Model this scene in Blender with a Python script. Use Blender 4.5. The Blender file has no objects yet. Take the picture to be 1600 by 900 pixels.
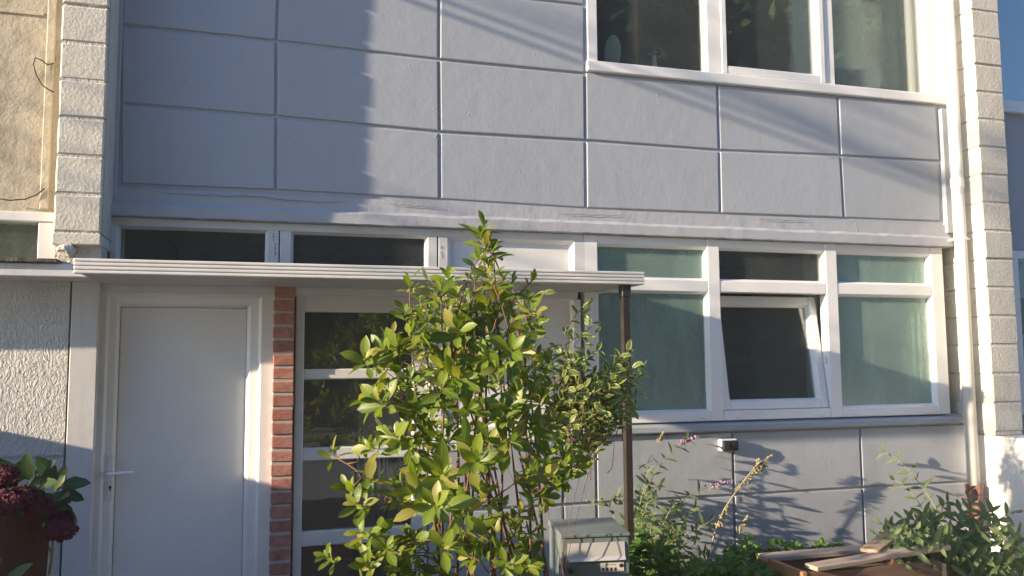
import bpy, bmesh, math, random
from mathutils import Vector, Matrix, noise
R = random.Random(7)
S = bpy.context.scene
COL = S.collection
PI = math.pi
EYE = 1.62          # camera height above the ground
D = 4.30            # distance from the camera to the facade plane

# ---------------------------------------------------------------- camera
YAW, PITCH, ROLL, F = .27905787, .08689447, -.00696381, 1300.0
fw = Vector((math.sin(YAW)*math.cos(PITCH), math.cos(YAW)*math.cos(PITCH), math.sin(PITCH)))
rt0 = fw.cross(Vector((0, 0, 1))).normalized(); up0 = rt0.cross(fw)
rt = rt0*math.cos(ROLL) + up0*math.sin(ROLL); up = rt.cross(fw)
cd = bpy.data.cameras.new('camera'); cam = bpy.data.objects.new('camera', cd); COL.objects.link(cam)
cam.matrix_world = Matrix(((rt.x, up.x, -fw.x, 0), (rt.y, up.y, -fw.y, 0), (rt.z, up.z, -fw.z, EYE), (0, 0, 0, 1)))
cd.sensor_width = 36; cd.lens = 36*F/1600; cd.clip_start = .05; cd.clip_end = 500
S.camera = cam
def P(x, y, Y=D):                                   # photo pixel -> point on the plane at depth Y
    d = fw + rt*((x-800)/F) - up*((y-450)/F)
    return d*(Y/d.y) + Vector((0, 0, EYE))
def PX(p):
    d = Vector(p) - Vector((0, 0, EYE)); w = d.dot(fw)
    return (800 + F*d.dot(rt)/w, 450 - F*d.dot(up)/w)

# ---------------------------------------------------------------- world, sun, exposure
SUNV = Vector((5.4, 1.0, -1.37)).normalized()       # the way the light travels
EL = math.asin(-SUNV.z)
W = bpy.data.worlds.new('World'); S.world = W; W.use_nodes = True
nt = W.node_tree; bg = nt.nodes['Background']
sky = nt.nodes.new('ShaderNodeTexSky'); sky.sky_type = 'NISHITA'; sky.sun_disc = False
sky.sun_elevation = EL; sky.sun_rotation = math.atan2(-SUNV.x, -SUNV.y)
sky.air_density = 1.0; sky.dust_density = 1.0; sky.ozone_density = 6
nt.links.new(sky.outputs[0], bg.inputs[0]); bg.inputs[1].default_value = .12
sd = bpy.data.lights.new('sun', 'SUN'); sd.energy = 4.6; sd.angle = math.radians(.55); sd.color = (1, .79, .55)
so = bpy.data.objects.new('sun', sd); COL.objects.link(so); so.rotation_euler = SUNV.to_track_quat('-Z', 'Y').to_euler(); so.location = (-8, -2, 6)
S.view_settings.view_transform = 'Standard'; S.view_settings.look = 'None'; S.view_settings.gamma = 1; S.view_settings.use_curve_mapping = False
S.view_settings.exposure = 1.58
S.cycles.max_bounces = 8; S.cycles.transparent_max_bounces = 16

# ---------------------------------------------------------------- materials
class N:
    def __init__(s, name):
        s.m = bpy.data.materials.new(name); s.m.use_nodes = True; s.t = s.m.node_tree
        s.b = s.t.nodes['Principled BSDF']; s.o = s.t.nodes['Material Output']
        s.tc = s.t.nodes.new('ShaderNodeTexCoord')
        s.pos = s.new('ShaderNodeNewGeometry').outputs['Position']
    def new(s, ty, **k):
        n = s.t.nodes.new(ty)
        for a, v in k.items(): setattr(n, a, v)
        return n
    def L(s, a, b): s.t.links.new(a, b)
    def noise(s, scale, detail=4, rough=.6, stretch=None, dist=0):
        n = s.new('ShaderNodeTexNoise'); n.inputs['Scale'].default_value = scale
        n.inputs['Detail'].default_value = detail; n.inputs['Roughness'].default_value = rough; n.inputs['Distortion'].default_value = dist
        if stretch:
            mp = s.new('ShaderNodeMapping'); mp.inputs['Scale'].default_value = stretch
            s.L(s.pos, mp.inputs['Vector']); s.L(mp.outputs[0], n.inputs['Vector'])
        else: s.L(s.pos, n.inputs['Vector'])
        return n.outputs['Fac']
    def voro(s, scale, feature='F1', stretch=None):
        n = s.new('ShaderNodeTexVoronoi', feature=feature); n.inputs['Scale'].default_value = scale
        s.L(s.pos, n.inputs['Vector']); return n.outputs['Distance']
    def ramp(s, fac, *stops):
        r = s.new('ShaderNodeValToRGB'); e = r.color_ramp.elements
        while len(e) < len(stops): e.new(.5)
        for el, (p, c) in zip(e, stops):
            el.position = p; el.color = (c, c, c, 1) if isinstance(c, (int, float)) else (*c, 1)
        s.L(fac, r.inputs[0]); return r.outputs[0]
    def mix(s, fac, a, b, blend='MIX'):
        n = s.new('ShaderNodeMix', data_type='RGBA', blend_type=blend)
        for v, i in ((fac, 0), (a, 6), (b, 7)):
            if isinstance(v, (int, float)): n.inputs[i].default_value = v
            elif isinstance(v, tuple): n.inputs[i].default_value = (*v, 1)
            else: s.L(v, n.inputs[i])
        return n.outputs[2]
    def math(s, op, a, b=0.0):
        n = s.new('ShaderNodeMath', operation=op)
        for v, i in ((a, 0), (b, 1)):
            if isinstance(v, (int, float)): n.inputs[i].default_value = v
            else: s.L(v, n.inputs[i])
        return n.outputs[0]
    def bump(s, h, dist, strength=1, prev=None):
        n = s.new('ShaderNodeBump'); n.inputs['Strength'].default_value = strength; n.inputs['Distance'].default_value = dist
        s.L(h, n.inputs['Height'])
        if prev: s.L(prev, n.inputs['Normal'])
        return n.outputs[0]
    def fin(s, col=None, rough=.6, nrm=None, spec=.4, metal=0):
        b = s.b
        if col is not None:
            if isinstance(col, tuple): b.inputs['Base Color'].default_value = (*col, 1)
            else: s.L(col, b.inputs['Base Color'])
        if isinstance(rough, (int, float)): b.inputs['Roughness'].default_value = rough
        else: s.L(rough, b.inputs['Roughness'])
        b.inputs['Specular IOR Level'].default_value = spec; b.inputs['Metallic'].default_value = metal
        if nrm: s.L(nrm, b.inputs['Normal'])
        return s.m
M = {}
def wall_paint(name, a, b_, pim=1.0, grain=1.0, dirt=(.30, .29, .27), dirtamt=.35):
    n = N(name)
    c = n.mix(n.ramp(n.noise(1.7, 5), (.3, 0.0), (.7, 1.0)), a, b_)
    oi = n.new('ShaderNodeObjectInfo').outputs['Random']
    c = n.mix(n.math('MULTIPLY', oi, .35), c, tuple(x*.86 for x in a))
    st = n.ramp(n.noise(3.0, 6, .7, (4.5, 4.5, .45)), (.52, 0.0), (.8, 1.0))
    c = n.mix(n.math('MULTIPLY', st, dirtamt), c, dirt)
    p = n.ramp(n.voro(9.0), (.0, 1.0), (.06, 0.0))
    gate = n.ramp(n.noise(2.9, 2), (.45, 0.0), (.53, 1.0))
    p = n.math('MULTIPLY', p, gate)
    nb = n.bump(p, .0045*pim, 1)
    nb = n.bump(n.noise(60, 4, .65), .0011*grain, 1, nb)
    nb = n.bump(n.noise(9, 3), .004*grain, 1, nb)
    return n.fin(c, .62, nb, .3)
M['wall'] = wall_paint('grey_wall_paint', (.37, .405, .455), (.345, .38, .43), 1.0, .55)
M['band'] = wall_paint('grey_band_paint', (.40, .42, .455), (.38, .40, .435), 1.4, 1.0, (.25, .25, .24), .22)
def pvc(name, c, dirt=.25, rough=.32):
    n = N(name)
    f = n.ramp(n.noise(4, 6, .7), (.45, 0.0), (.8, 1.0))
    col = n.mix(n.math('MULTIPLY', f, dirt), c, tuple(x*.6 for x in c))
    return n.fin(col, rough, n.bump(n.noise(25, 3), .0008), .5)
M['pvc'] = pvc('white_plastic', (.80, .805, .80), .2)
M['pvc_old'] = pvc('weathered_white_plastic', (.66, .67, .67), .5, .45)
M['fascia'] = pvc('white_fascia_plastic', (.70, .69, .67), .4, .4)
M['soffit'] = pvc('grey_soffit', (.5, .49, .46), .4, .6)
M['seal'] = pvc('dark_rubber_seal', (.03, .03, .03), 0, .6)
def rough_block(name, a, b_, g=1.0):
    n = N(name)
    c = n.mix(n.ramp(n.noise(5, 6, .7), (.35, 0.0), (.68, 1.0)), a, b_)
    c = n.mix(n.ramp(n.noise(18, 5, .7), (.62, 0.0), (.72, .55)), c, (.30, .28, .24))
    nb = n.bump(n.noise(34, 5, .7), .006*g, 1)
    nb = n.bump(n.ramp(n.noise(75, 3, .6), (.42, 0.0), (.62, 1.0)), .0028*g, 1, nb)
    return n.fin(c, .85, nb, .2)
M['block'] = rough_block('cream_block_paint', (.60, .58, .505), (.54, .52, .46), .22)
M['mortar_paint'] = rough_block('painted_mortar', (.58, .56, .50), (.52, .50, .45))
M['garden_wall'] = rough_block('white_garden_wall_paint', (.72, .71, .68), (.66, .65, .62), .5)
n = N('weathered_cream_wall')
c = n.mix(n.ramp(n.noise(2.2, 6, .7), (.3, 0.0), (.7, 1.0)), (.51, .455, .345), (.44, .40, .325))
c = n.mix(n.ramp(n.noise(4, 8, .75, (1.6, 1.6, .8), 1.0), (.46, 0.0), (.66, .8)), c, (.25, .22, .18))
c = n.mix(n.ramp(n.noise(26, 5, .7), (.6, 0.0), (.75, .5)), c, (.2, .17, .13))
M['cream'] = n.fin(c, .85, n.bump(n.noise(40, 5, .7), .005), .2)
n = N('brushed_white_stucco')
h = n.ramp(n.noise(46, 3, .55, (1.0, 1.0, .6), 1.8), (.38, 0.0), (.62, 1.0))
c = n.mix(n.ramp(n.noise(5, 5), (.4, 0.0), (.75, .5)), (.60, .60, .58), (.46, .46, .45))
M['stucco'] = n.fin(c, .8, n.bump(n.noise(90, 3), .001, 1, n.bump(h, .0038)), .25)
M['smooth_wall'] = wall_paint('smooth_pale_paint', (.64, .64, .63), (.58, .585, .58), .3, .4)
n = N('red_brick')
oi = n.new('ShaderNodeObjectInfo').outputs['Random']
c = n.mix(oi, (.36, .165, .13), (.47, .235, .185))
c = n.mix(n.ramp(n.noise(22, 6, .7), (.45, 0.0), (.7, .7)), c, (.20, .065, .045))
c = n.mix(n.ramp(n.noise(90, 3), (.62, 0.0), (.75, .35)), c, (.5, .42, .38))
M['brick'] = n.fin(c, .8, n.bump(n.noise(55, 4, .7, (1, 1, 2.4)), .004), .25)
n = N('mortar'); M['mortar'] = n.fin(n.mix(n.noise(30), (.46, .44, .41), (.36, .345, .32)), .9, n.bump(n.noise(120), .003), .15)
def glass(name, tint, refl=1.0, ior=1.5, film=None, filmcol=None, frough=.35):
    n = N(name)
    tr = n.new('ShaderNodeBsdfTransparent'); tr.inputs[0].default_value = (*tint, 1)
    gl = n.new('ShaderNodeBsdfGlossy'); gl.inputs['Roughness'].default_value = .0
    gl.inputs[0].default_value = (refl, refl, refl, 1)
    nb = n.bump(n.noise(1.6, 1, .5), .0005)
    n.L(nb, gl.inputs['Normal'])
    base = tr.outputs[0]
    if film:
        di = n.new('ShaderNodeBsdfDiffuse'); n.L(n.mix(n.ramp(n.noise(3.5, 5, .65, (2.2, 2.2, .6)), (.35, 0.0), (.7, 1.0)), filmcol, tuple(x*.72 for x in filmcol)), di.inputs[0])
        mx = n.new('ShaderNodeMixShader'); mx.inputs[0].default_value = film
        n.L(tr.outputs[0], mx.inputs[1]); n.L(di.outputs[0], mx.inputs[2]); base = mx.outputs[0]
        gl.inputs['Roughness'].default_value = frough
    fr = n.new('ShaderNodeFresnel'); fr.inputs[0].default_value = ior
    f2 = n.math('MINIMUM', n.math('MULTIPLY', fr.outputs[0], 1.5), .28)
    m2 = n.new('ShaderNodeMixShader'); n.L(f2, m2.inputs[0]); n.L(base, m2.inputs[1]); n.L(gl.outputs[0], m2.inputs[2])
    n.L(m2.outputs[0], n.o.inputs[0]); return n.m
M['glass'] = glass('window_glass', (.86, .91, .90), film=.07, filmcol=(.40, .46, .50), frough=0)  # film is dust and also paints a pale haze over the dark panes
M['frosted'] = glass('frosted_window_glass', (.80, .90, .87), film=.23, filmcol=(.58, .84, .75))
n = N('rusty_post'); M['post'] = n.fin(n.mix(n.ramp(n.noise(20, 6, .7, (1, 1, .3)), (.4, 0.0), (.65, 1.0)), (.024, .020, .018), (.045, .034, .028)), .8, n.bump(n.noise(60, 4), .002), .3)
n = N('rusty_cast_iron'); M['iron'] = n.fin(n.mix(n.ramp(n.noise(26, 6, .7), (.4, 0.0), (.62, 1.0)), (.15, .07, .052), (.30, .19, .15)), .8, n.bump(n.noise(50, 4), .003), .3)
n = N('grey_green_mailbox_paint'); M['mail'] = n.fin(n.mix(n.ramp(n.noise(9, 5), (.4, 0.0), (.75, 1.0)), (.155, .195, .20), (.13, .165, .17)), .42, n.bump(n.noise(70, 2), .0006), .5)
n = N('brushed_aluminium'); M['alu'] = n.fin((.62, .61, .60), .42, n.bump(n.noise(60, 2, .5, (.2, 1, 12)), .0005), .5, .35)
n = N('dark_metal'); M['dark'] = n.fin((.03, .032, .035), .4, None, .5)
n = N('print_black'); M['ink'] = n.fin((.02, .02, .022), .7)
n = N('white_label'); M['label'] = n.fin(n.mix(n.noise(60), (.62, .60, .55), (.5, .48, .44)), .6)
def wood(name, a, b_):
    n = N(name)
    g = n.noise(14, 6, .65, (.6, 6, 6), .6)
    c = n.mix(n.ramp(g, (.3, 0.0), (.7, 1.0)), a, b_)
    oi = n.new('ShaderNodeObjectInfo').outputs['Random']
    c = n.mix(n.math('MULTIPLY', oi, .5), c, tuple(x*.55 for x in a))
    return n.fin(c, .8, n.bump(g, .003), .2)
M['wood'] = wood('weathered_plank_wood', (.50, .36, .26), (.37, .26, .18))
M['wood_orange'] = wood('orange_wood', (.46, .24, .11), (.34, .17, .08))
M['wood_grey'] = wood('greyed_board_wood', (.54, .43, .35), (.40, .32, .26))
M['wood_dark'] = wood('dark_brown_wood', (.19, .12, .085), (.12, .075, .055))  # plain darker brown than the other boards
n = N('terracotta'); M['terra'] = n.fin(n.mix(n.noise(14, 5), (.10, .045, .034), (.06, .032, .026)), .8, n.bump(n.noise(60), .002), .2)
n = N('soil'); M['soil'] = n.fin(n.mix(n.noise(22, 6), (.055, .04, .028), (.10, .075, .05)), .95, n.bump(n.noise(30, 6), .03), .1)
n = N('concrete_paving'); M['paving'] = n.fin(n.mix(n.noise(8, 6), (.36, .35, .33), (.28, .275, .26)), .9, n.bump(n.noise(60, 5), .003), .2)
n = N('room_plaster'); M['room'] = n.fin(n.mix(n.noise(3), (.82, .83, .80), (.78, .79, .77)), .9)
n = N('dim_room_paint'); M['dim_room'] = n.fin(n.mix(n.noise(3), (.10, .10, .095), (.07, .07, .066)), .8)
n = N('room_boards'); M['roomfloor'] = n.fin(n.mix(n.noise(10, 4, .6, (1, 8, 1)), (.22, .14, .08), (.15, .09, .05)), .5)
n = N('curtain_cloth')
tl = n.new('ShaderNodeBsdfTranslucent'); tl.inputs[0].default_value = (.7, .68, .58, 1); df = n.new('ShaderNodeBsdfDiffuse'); df.inputs[0].default_value = (.74, .73, .66, 1)
mx = n.new('ShaderNodeMixShader'); mx.inputs[0].default_value = .35; n.L(df.outputs[0], mx.inputs[1]); n.L(tl.outputs[0], mx.inputs[2]); n.L(mx.outputs[0], n.o.inputs[0]); M['curtain'] = n.m
n = N('clear_crystal'); n.b.inputs['Transmission Weight'].default_value = .7; M['crystal'] = n.fin((.8, .86, .86), .05, None, .6)
n = N('pale_enamel'); M['enamel'] = n.fin((.45, .52, .52), .35)
n = N('white_enamel'); M['white_enamel'] = n.fin((.72, .74, .72), .4)
n = N('roof_felt'); M['felt'] = n.fin(n.mix(n.ramp(n.noise(20, 5), (.4, 0.0), (.7, 1.0)), (.06, .06, .055), (.22, .19, .15)), .95, n.bump(n.noise(60), .006), .1)
n = N('crack_shade'); M['crack'] = n.fin((.23, .235, .24), .95, None, .05)  # flat grey paints the shade inside the cracks
n = N('cable_rubber'); M['cable'] = n.fin((.035, .033, .03), .6)

def leafmat(name, a, b_, c_=None, trans=.35, edge=None, rough=.42, under=None):
    n = N(name)
    g = n.new('ShaderNodeNewGeometry'); oi = n.new('ShaderNodeObjectInfo')
    r = n.math('FRACT', n.math('ADD', g.outputs['Random Per Island'], oi.outputs['Random']))
    col = n.ramp(r, (0.0, a), (.75, b_), (1.0, c_ or b_))
    uv = n.new('ShaderNodeUVMap'); sx = n.new('ShaderNodeSeparateXYZ'); n.L(uv.outputs[0], sx.inputs[0])
    m = n.math('ABSOLUTE', n.math('SUBTRACT', sx.outputs[0], .5))
    if edge:
        nz = n.math('MULTIPLY', n.math('SUBTRACT', n.noise(120, 2), .5), .28)
        e = n.ramp(n.math('ADD', m, nz), (.33, 0.0), (.43, 1.0))
        col = n.mix(e, col, edge)
    rib = n.ramp(m, (.0, .45), (.06, 0.0))
    col = n.mix(rib, col, tuple(min(1, x*1.7+.02) for x in b_))
    n.L(col, n.b.inputs['Base Color']); n.b.inputs['Roughness'].default_value = rough; n.b.inputs['Specular IOR Level'].default_value = .3
    tl = n.new('ShaderNodeBsdfTranslucent')
    hs = n.new('ShaderNodeHueSaturation'); hs.inputs['Saturation'].default_value = 1.15; hs.inputs['Value'].default_value = 1.9; n.L(col, hs.inputs['Color']); n.L(hs.outputs[0], tl.inputs[0])
    mx = n.new('ShaderNodeMixShader'); mx.inputs[0].default_value = trans
    n.L(n.b.outputs[0], mx.inputs[1]); n.L(tl.outputs[0], mx.inputs[2]); n.L(mx.outputs[0], n.o.inputs[0]); return n.m
M['leaf_main'] = leafmat('glossy_green_leaf', (.075, .125, .013), (.15, .205, .024), (.24, .215, .05))
M['leaf_var'] = leafmat('cream_edged_leaf', (.085, .15, .035), (.13, .19, .05), None, .4, (.52, .52, .24))
M['leaf_bud'] = leafmat('grey_green_leaf', (.07, .125, .045), (.125, .17, .075), None, .3, None, .55)
M['leaf_low'] = leafmat('fresh_green_leaf', (.045, .11, .022), (.085, .165, .03), None, .35, None, .45)
M['leaf_hyd'] = leafmat('dark_green_leaf', (.025, .055, .016), (.042, .08, .024), None, .25, None, .45)
M['leaf_tree'] = leafmat('tree_leaf', (.04, .085, .018), (.10, .15, .03), None, .3, None, .5)
n = N('red_brown_stem'); M['stem'] = n.fin(n.mix(n.noise(30), (.10, .065, .042), (.17, .085, .058)), .7, n.bump(n.noise(90), .001), .2)
n = N('green_stem'); M['gstem'] = n.fin(n.mix(n.noise(30), (.20, .24, .09), (.28, .26, .12)), .7)
n = N('bark'); M['bark'] = n.fin(n.mix(n.noise(12, 5), (.12, .09, .06), (.2, .16, .11)), .9, n.bump(n.noise(20, 5), .02), .1)
n = N('purple_blossom'); M['purple'] = n.fin(n.mix(n.noise(70, 2), (.24, .15, .28), (.40, .26, .38)), .7)
n = N('dark_red_blossom'); M['redflower'] = n.fin(n.mix(n.noise(60, 3), (.06, .006, .014), (.12, .010, .032)), .7)
n = N('dry_seed_head'); M['dry'] = n.fin(n.mix(n.noise(60, 2), (.37, .33, .20), (.25, .21, .12)), .9)

# ---------------------------------------------------------------- builders
def link(o): COL.objects.link(o); return o
def thing(name, label, cat, loc=(0, 0, 0), group=None):
    o = link(bpy.data.objects.new(name, None)); o.location = loc; o.empty_display_size = .1
    o['label'] = label; o['category'] = cat
    if group: o['group'] = group
    return o
def tag(o, label, cat, group=None):
    o['label'] = label; o['category'] = cat
    if group: o['group'] = group
    return o
def adopt(o, parent):
    o.parent = parent
    t = Vector() if parent.parent else parent.location.copy()
    o.matrix_parent_inverse = Matrix.Translation(-t)
def obj(name, bm, mat, parent=None, kind=None, smooth=False):
    me = bpy.data.meshes.new(name)
    if isinstance(bm, bmesh.types.BMesh):
        bmesh.ops.recalc_face_normals(bm, faces=bm.faces[:]) if not getattr(bm, 'norecalc', 0) else None
        bm.to_mesh(me); bm.free()
    else:
        me.from_pydata(bm[0], [], bm[1])
        if len(bm) > 2:
            u = me.uv_layers.new(name='UVMap'); u.data.foreach_set('uv', bm[2])
    me.materials.append(mat)
    if smooth: me.polygons.foreach_set('use_smooth', [True]*len(me.polygons))
    o = link(bpy.data.objects.new(name, me))
    if parent: adopt(o, parent)
    if kind: o['kind'] = kind
    return o
def B(): return bmesh.new()
def box(bm, x0, x1, y0, y1, z0, z1, bev=0, seg=1):
    vs = [bm.verts.new((x, y, z)) for x in (x0, x1) for y in (y0, y1) for z in (z0, z1)]
    fs = [bm.faces.new([vs[i] for i in f]) for f in ((0, 1, 3, 2), (4, 6, 7, 5), (0, 4, 5, 1), (2, 3, 7, 6), (0, 2, 6, 4), (1, 5, 7, 3))]
    if bev:
        es = list({e for f in fs for e in f.edges})
        bmesh.ops.bevel(bm, geom=es, offset=bev, segments=seg, affect='EDGES', profile=.5)
    return bm
def boxm(bm, mtx, sx, sy, sz, bev=0):
    n0 = len(bm.verts)
    b2 = B(); box(b2, -sx/2, sx/2, -sy/2, sy/2, -sz/2, sz/2, bev); b2.transform(mtx)
    me = bpy.data.meshes.new('t'); b2.to_mesh(me); b2.free(); bm.from_mesh(me); bpy.data.meshes.remove(me)
    return bm
def slab(bm, quad, y0, y1, bev=0):
    """front quad (bl, br, tr, tl) points as (x,z) at y0, extruded back to y1"""
    f = [bm.verts.new((x, y0, z)) for x, z in quad]; k = [bm.verts.new((x, y1, z)) for x, z in quad]
    fs = [bm.faces.new(f), bm.faces.new(k[::-1])]
    for i in range(4): fs.append(bm.faces.new([f[i], k[i], k[(i+1) % 4], f[(i+1) % 4]]))
    if bev:
        es = list(fs[0].edges); bmesh.ops.bevel(bm, geom=es, offset=bev, segments=2, affect='EDGES', profile=.5)
    return bm
def tube(bm, pts, rad, seg=8, cap=True):
    pts = [Vector(p) for p in pts]; rings = []
    for i, p in enumerate(pts):
        t = (pts[min(i+1, len(pts)-1)] - pts[max(i-1, 0)]).normalized()
        a = t.cross(Vector((.13, .97, .2))); a = a if a.length > .05 else t.cross(Vector((1, 0, 0))); a.normalize(); b = t.cross(a)
        r = rad[i] if isinstance(rad, (list, tuple)) else rad
        rings.append([bm.verts.new(p + (a*math.cos(2*PI*k/seg) + b*math.sin(2*PI*k/seg))*r) for k in range(seg)])
    for i in range(len(rings)-1):
        for k in range(seg): bm.faces.new([rings[i][k], rings[i][(k+1) % seg], rings[i+1][(k+1) % seg], rings[i+1][k]])
    if cap: bm.faces.new(rings[0][::-1]); bm.faces.new(rings[-1])
    return bm
def wobble(bm, amp, freq, axes=(1, 1, 1)):
    for v in bm.verts:
        nv = noise.noise_vector(v.co*freq)
        v.co += Vector((nv.x*axes[0], nv.y*axes[1], nv.z*axes[2]))*amp
def rect(x0, x1, ymx, z0, z1, xmz, Y):
    """x-lines measured at pixel row ymx, z-lines at pixel column xmz"""
    return P(x0, ymx, Y).x, P(x1, ymx, Y).x, P(xmz, z1, Y).z, P(xmz, z0, Y).z

# ================================================================= SETTING
bm = B(); box(bm, -34, 40, -32, 14, -.3, 0); obj('ground', bm, M['paving'], kind='structure')
bm = B()
for i in range(40):
    for j in range(16):
        x, y = -.05 + i*.107, -1.5 + j*.376
        bm.verts.new((x, y, .02 + .025*noise.noise(Vector((x*5, y*5, 0)))))
bm.verts.ensure_lookup_table()
for i in range(39):
    for j in range(15):
        bm.faces.new([bm.verts[i*16+j], bm.verts[(i+1)*16+j], bm.verts[(i+1)*16+j+1], bm.verts[i*16+j+1]])
obj('garden_soil', bm, M['soil'], kind='structure', smooth=True)

# ================================================================= THE HOUSE
house = thing('terraced_house', 'grey panelled terraced house with white windows, white doors and flat canopy', 'house', (1.7, D, 0))
XL, XR = -.757, 4.187                                  # faces of the two block walls
# ---- upper wall: recessed backing and panels
ZTOP = 4.9
UW = rect(918, 1475, 120, 0, 131, 1196, D)             # upper window outer edges
uwx0, uwx1 = P(918, 100, D).x, P(1475, 100, D).x
uwz0 = P(1196, 138, D).z; uwz1 = 4.62
bm = B()
JY = D+.0095
box(bm, XL, uwx0, JY, D+.13, 2.33, 5.2)
box(bm, uwx0, XR, JY, D+.13, 2.33, uwz0)
box(bm, uwx0, XR, JY, D+.13, uwz1, 5.2)
box(bm, uwx1, XR, JY, D+.13, uwz0, uwz1)
upper = obj('upper_wall', bm, M['wall'], house)
mx_ = {(0, 1): (432, 64), (1, 1): (686, 93), (2, 1): (914, 115), (0, 2): (431.5, 182), (1, 2): (687, 206), (2, 2): (915, 219.5), (3, 2): (1124, 235), (4, 2): (1313.5, 243),
       (0, 3): (431, 298), (1, 3): (687.5, 312), (2, 3): (916, 326), (3, 3): (1126, 334), (4, 3): (1319, 341), (2, 0): (914, 8), (-1, 1): (188, 38), (-1, 2): (188, 161), (-1, 3): (188, 288),
       (5, 2): (1469, 252), (5, 3): (1471, 347)}
def joint(c, r):
    if (c, r) in mx_: p = P(*mx_[(c, r)], D); return (p.x, p.z)
    x = -.007 + .8398*c
    if c == -1: x = P(188, 150, D).x
    if c == 5: x = P(1470, 300, D).x
    return (x, 1.62 + 4.3*(.46819 - .09012*r))
G = .0075
def panel(q, i):
    (a, b_, c, d) = q
    q2 = [(a[0]+G, a[1]+G), (b_[0]-G, b_[1]+G), (c[0]-G, c[1]-G), (d[0]+G, d[1]-G)]
    obj('wall_panel', slab(B(), q2, D + R.uniform(-.002, .002), D+.0175, .006), M['wall'], upper)
for r in (-2, -1, 0, 1, 2):
    for c in range(-1, 5):
        if c >= 2 and r < 1: continue
        q = [joint(c, r+1), joint(c+1, r+1), joint(c+1, r), joint(c, r)]
        if c >= 2 and r == 1: q[2] = (q[2][0], uwz0-.004+.0075*.6); q[3] = (q[3][0], uwz0-.004+.0075*.6)
        if r == 2: pass
        panel(q, (c, r))
# trim strips at both ends of the panelled field
bm = B(); box(bm, P(172, 200).x, P(186, 200).x, D-.012, D+.016, 2.42, 5.0, .003); obj('edge_strip', bm, M['wall'], upper)
bm = B(); box(bm, P(1470, 250).x+.004, P(1481, 250).x+.02, D-.022, D+.016, 2.41, uwz0-.03, .004); obj('edge_strip', bm, M['wall'], upper)

# ---- concrete band between the storeys
z_b, z_t = 2.318, 2.462
prof = [(D+.01, z_t), (D-.004, z_t-.001), (D-.006, z_b+.074), (D-.034, z_b+.055), (D-.036, z_b+.004), (D-.030, z_b), (D+.10, z_b)]
bm = B(); NX = 160; prev = None
for i in range(NX+1):
    x = XL + (4.135-XL)*i/NX
    row = [bm.verts.new((x, y + .0006*noise.noise(Vector((x*9, z*23, 1.3))), z + (.004*noise.noise(Vector((x*13, 3.1, z*9))) if k in (2, 3, 4, 5) else 0))) for k, (y, z) in enumerate(prof)]
    if prev:
        for k in range(len(prof)-1): bm.faces.new([prev[k], row[k], row[k+1], prev[k+1]])
    else: bm.faces.new(row)
    prev = row
bm.faces.new(prev[::-1])
band = obj('concrete_band', bm, M['band'], house)
# long hairline crack that runs along the top of the band
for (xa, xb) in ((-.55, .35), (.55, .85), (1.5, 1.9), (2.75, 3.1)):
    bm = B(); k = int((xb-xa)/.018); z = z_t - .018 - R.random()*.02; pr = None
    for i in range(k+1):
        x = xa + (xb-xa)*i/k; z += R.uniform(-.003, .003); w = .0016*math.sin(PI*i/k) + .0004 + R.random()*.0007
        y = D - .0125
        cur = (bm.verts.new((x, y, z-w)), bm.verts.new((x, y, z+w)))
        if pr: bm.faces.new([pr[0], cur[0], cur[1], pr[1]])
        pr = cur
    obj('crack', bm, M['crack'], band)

# ---- window helper pieces
def frame_rect(bm, x0, x1, z0, z1, w, y0, y1, bev=.004, wb=None, wt=None):
    wb = wb or w; wt = wt or w
    box(bm, x0, x0+w, y0, y1, z0, z1, bev); box(bm, x1-w, x1, y0, y1, z0, z1, bev)
    box(bm, x0+w, x1-w, y0+.002, y1-.002, z1-wt, z1, bev); box(bm, x0+w, x1-w, y0+.002, y1-.002, z0, z0+wb, bev)
def pane(x0, x1, z0, z1, y, mat, parent, t=.006):
    return obj('pane', box(B(), x0, x1, y, y+t, z0, z1), M[mat], parent)
def bead(bm, x0, x1, z0, z1, y0, y1, w):
    """sloping glazing bead round an opening: outer edge at y0 (front), inner edge at y1 (deeper)"""
    o = [(x0, z0), (x1, z0), (x1, z1), (x0, z1)]; i_ = [(x0+w, z0+w), (x1-w, z0+w), (x1-w, z1-w), (x0+w, z1-w)]
    vo = [bm.verts.new((x, y0, z)) for x, z in o]; vi = [bm.verts.new((x, y1, z)) for x, z in i_]; vb = [bm.verts.new((x, y1+.02, z)) for x, z in i_]; vc = [bm.verts.new((x, y1+.02, z)) for x, z in o]
    for k in range(4):
        j = (k+1) % 4
        bm.faces.new([vo[k], vo[j], vi[j], vi[k]]); bm.faces.new([vi[k], vi[j], vb[j], vb[k]]); bm.faces.new([vo[j], vo[k], vc[k], vc[j]]); bm.faces.new([vb[k], vb[j], vc[j], vc[k]])

# ---- upper window
FY0, FY1 = D-.004, D+.075
gx = [P(933, 60).x, P(1104, 60).x, P(1126, 60).x, P(1286, 60).x, P(1302, 70).x, P(1448, 90).x]
zg = P(1020, 113).z
bm = B()
box(bm, uwx0, gx[0], FY0, FY1, uwz0+.062, uwz1, .004)                       # left post
box(bm, gx[1], gx[2]-.004, FY0, FY1, uwz0+.062, uwz1, .004)
box(bm, gx[3], gx[4], FY0, FY1, uwz0+.062, uwz1, .004)
box(bm, gx[5], uwx1, FY0, FY1, uwz0+.062, uwz1, .004)
for a, b_ in ((0, 1), (2, 3), (4, 5)): box(bm, gx[a]+.0005, gx[b_]-.0005, FY0+.004, FY1-.002, uwz1-.06, uwz1-.001, .003)
for a, b_ in ((0, 1), (4, 5)): bead(bm, gx[a], gx[b_], uwz0+.063, uwz1-.06, D+.004, D+.032, .012)
uw = obj('upper_window', bm, M['pvc'], house)
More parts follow.
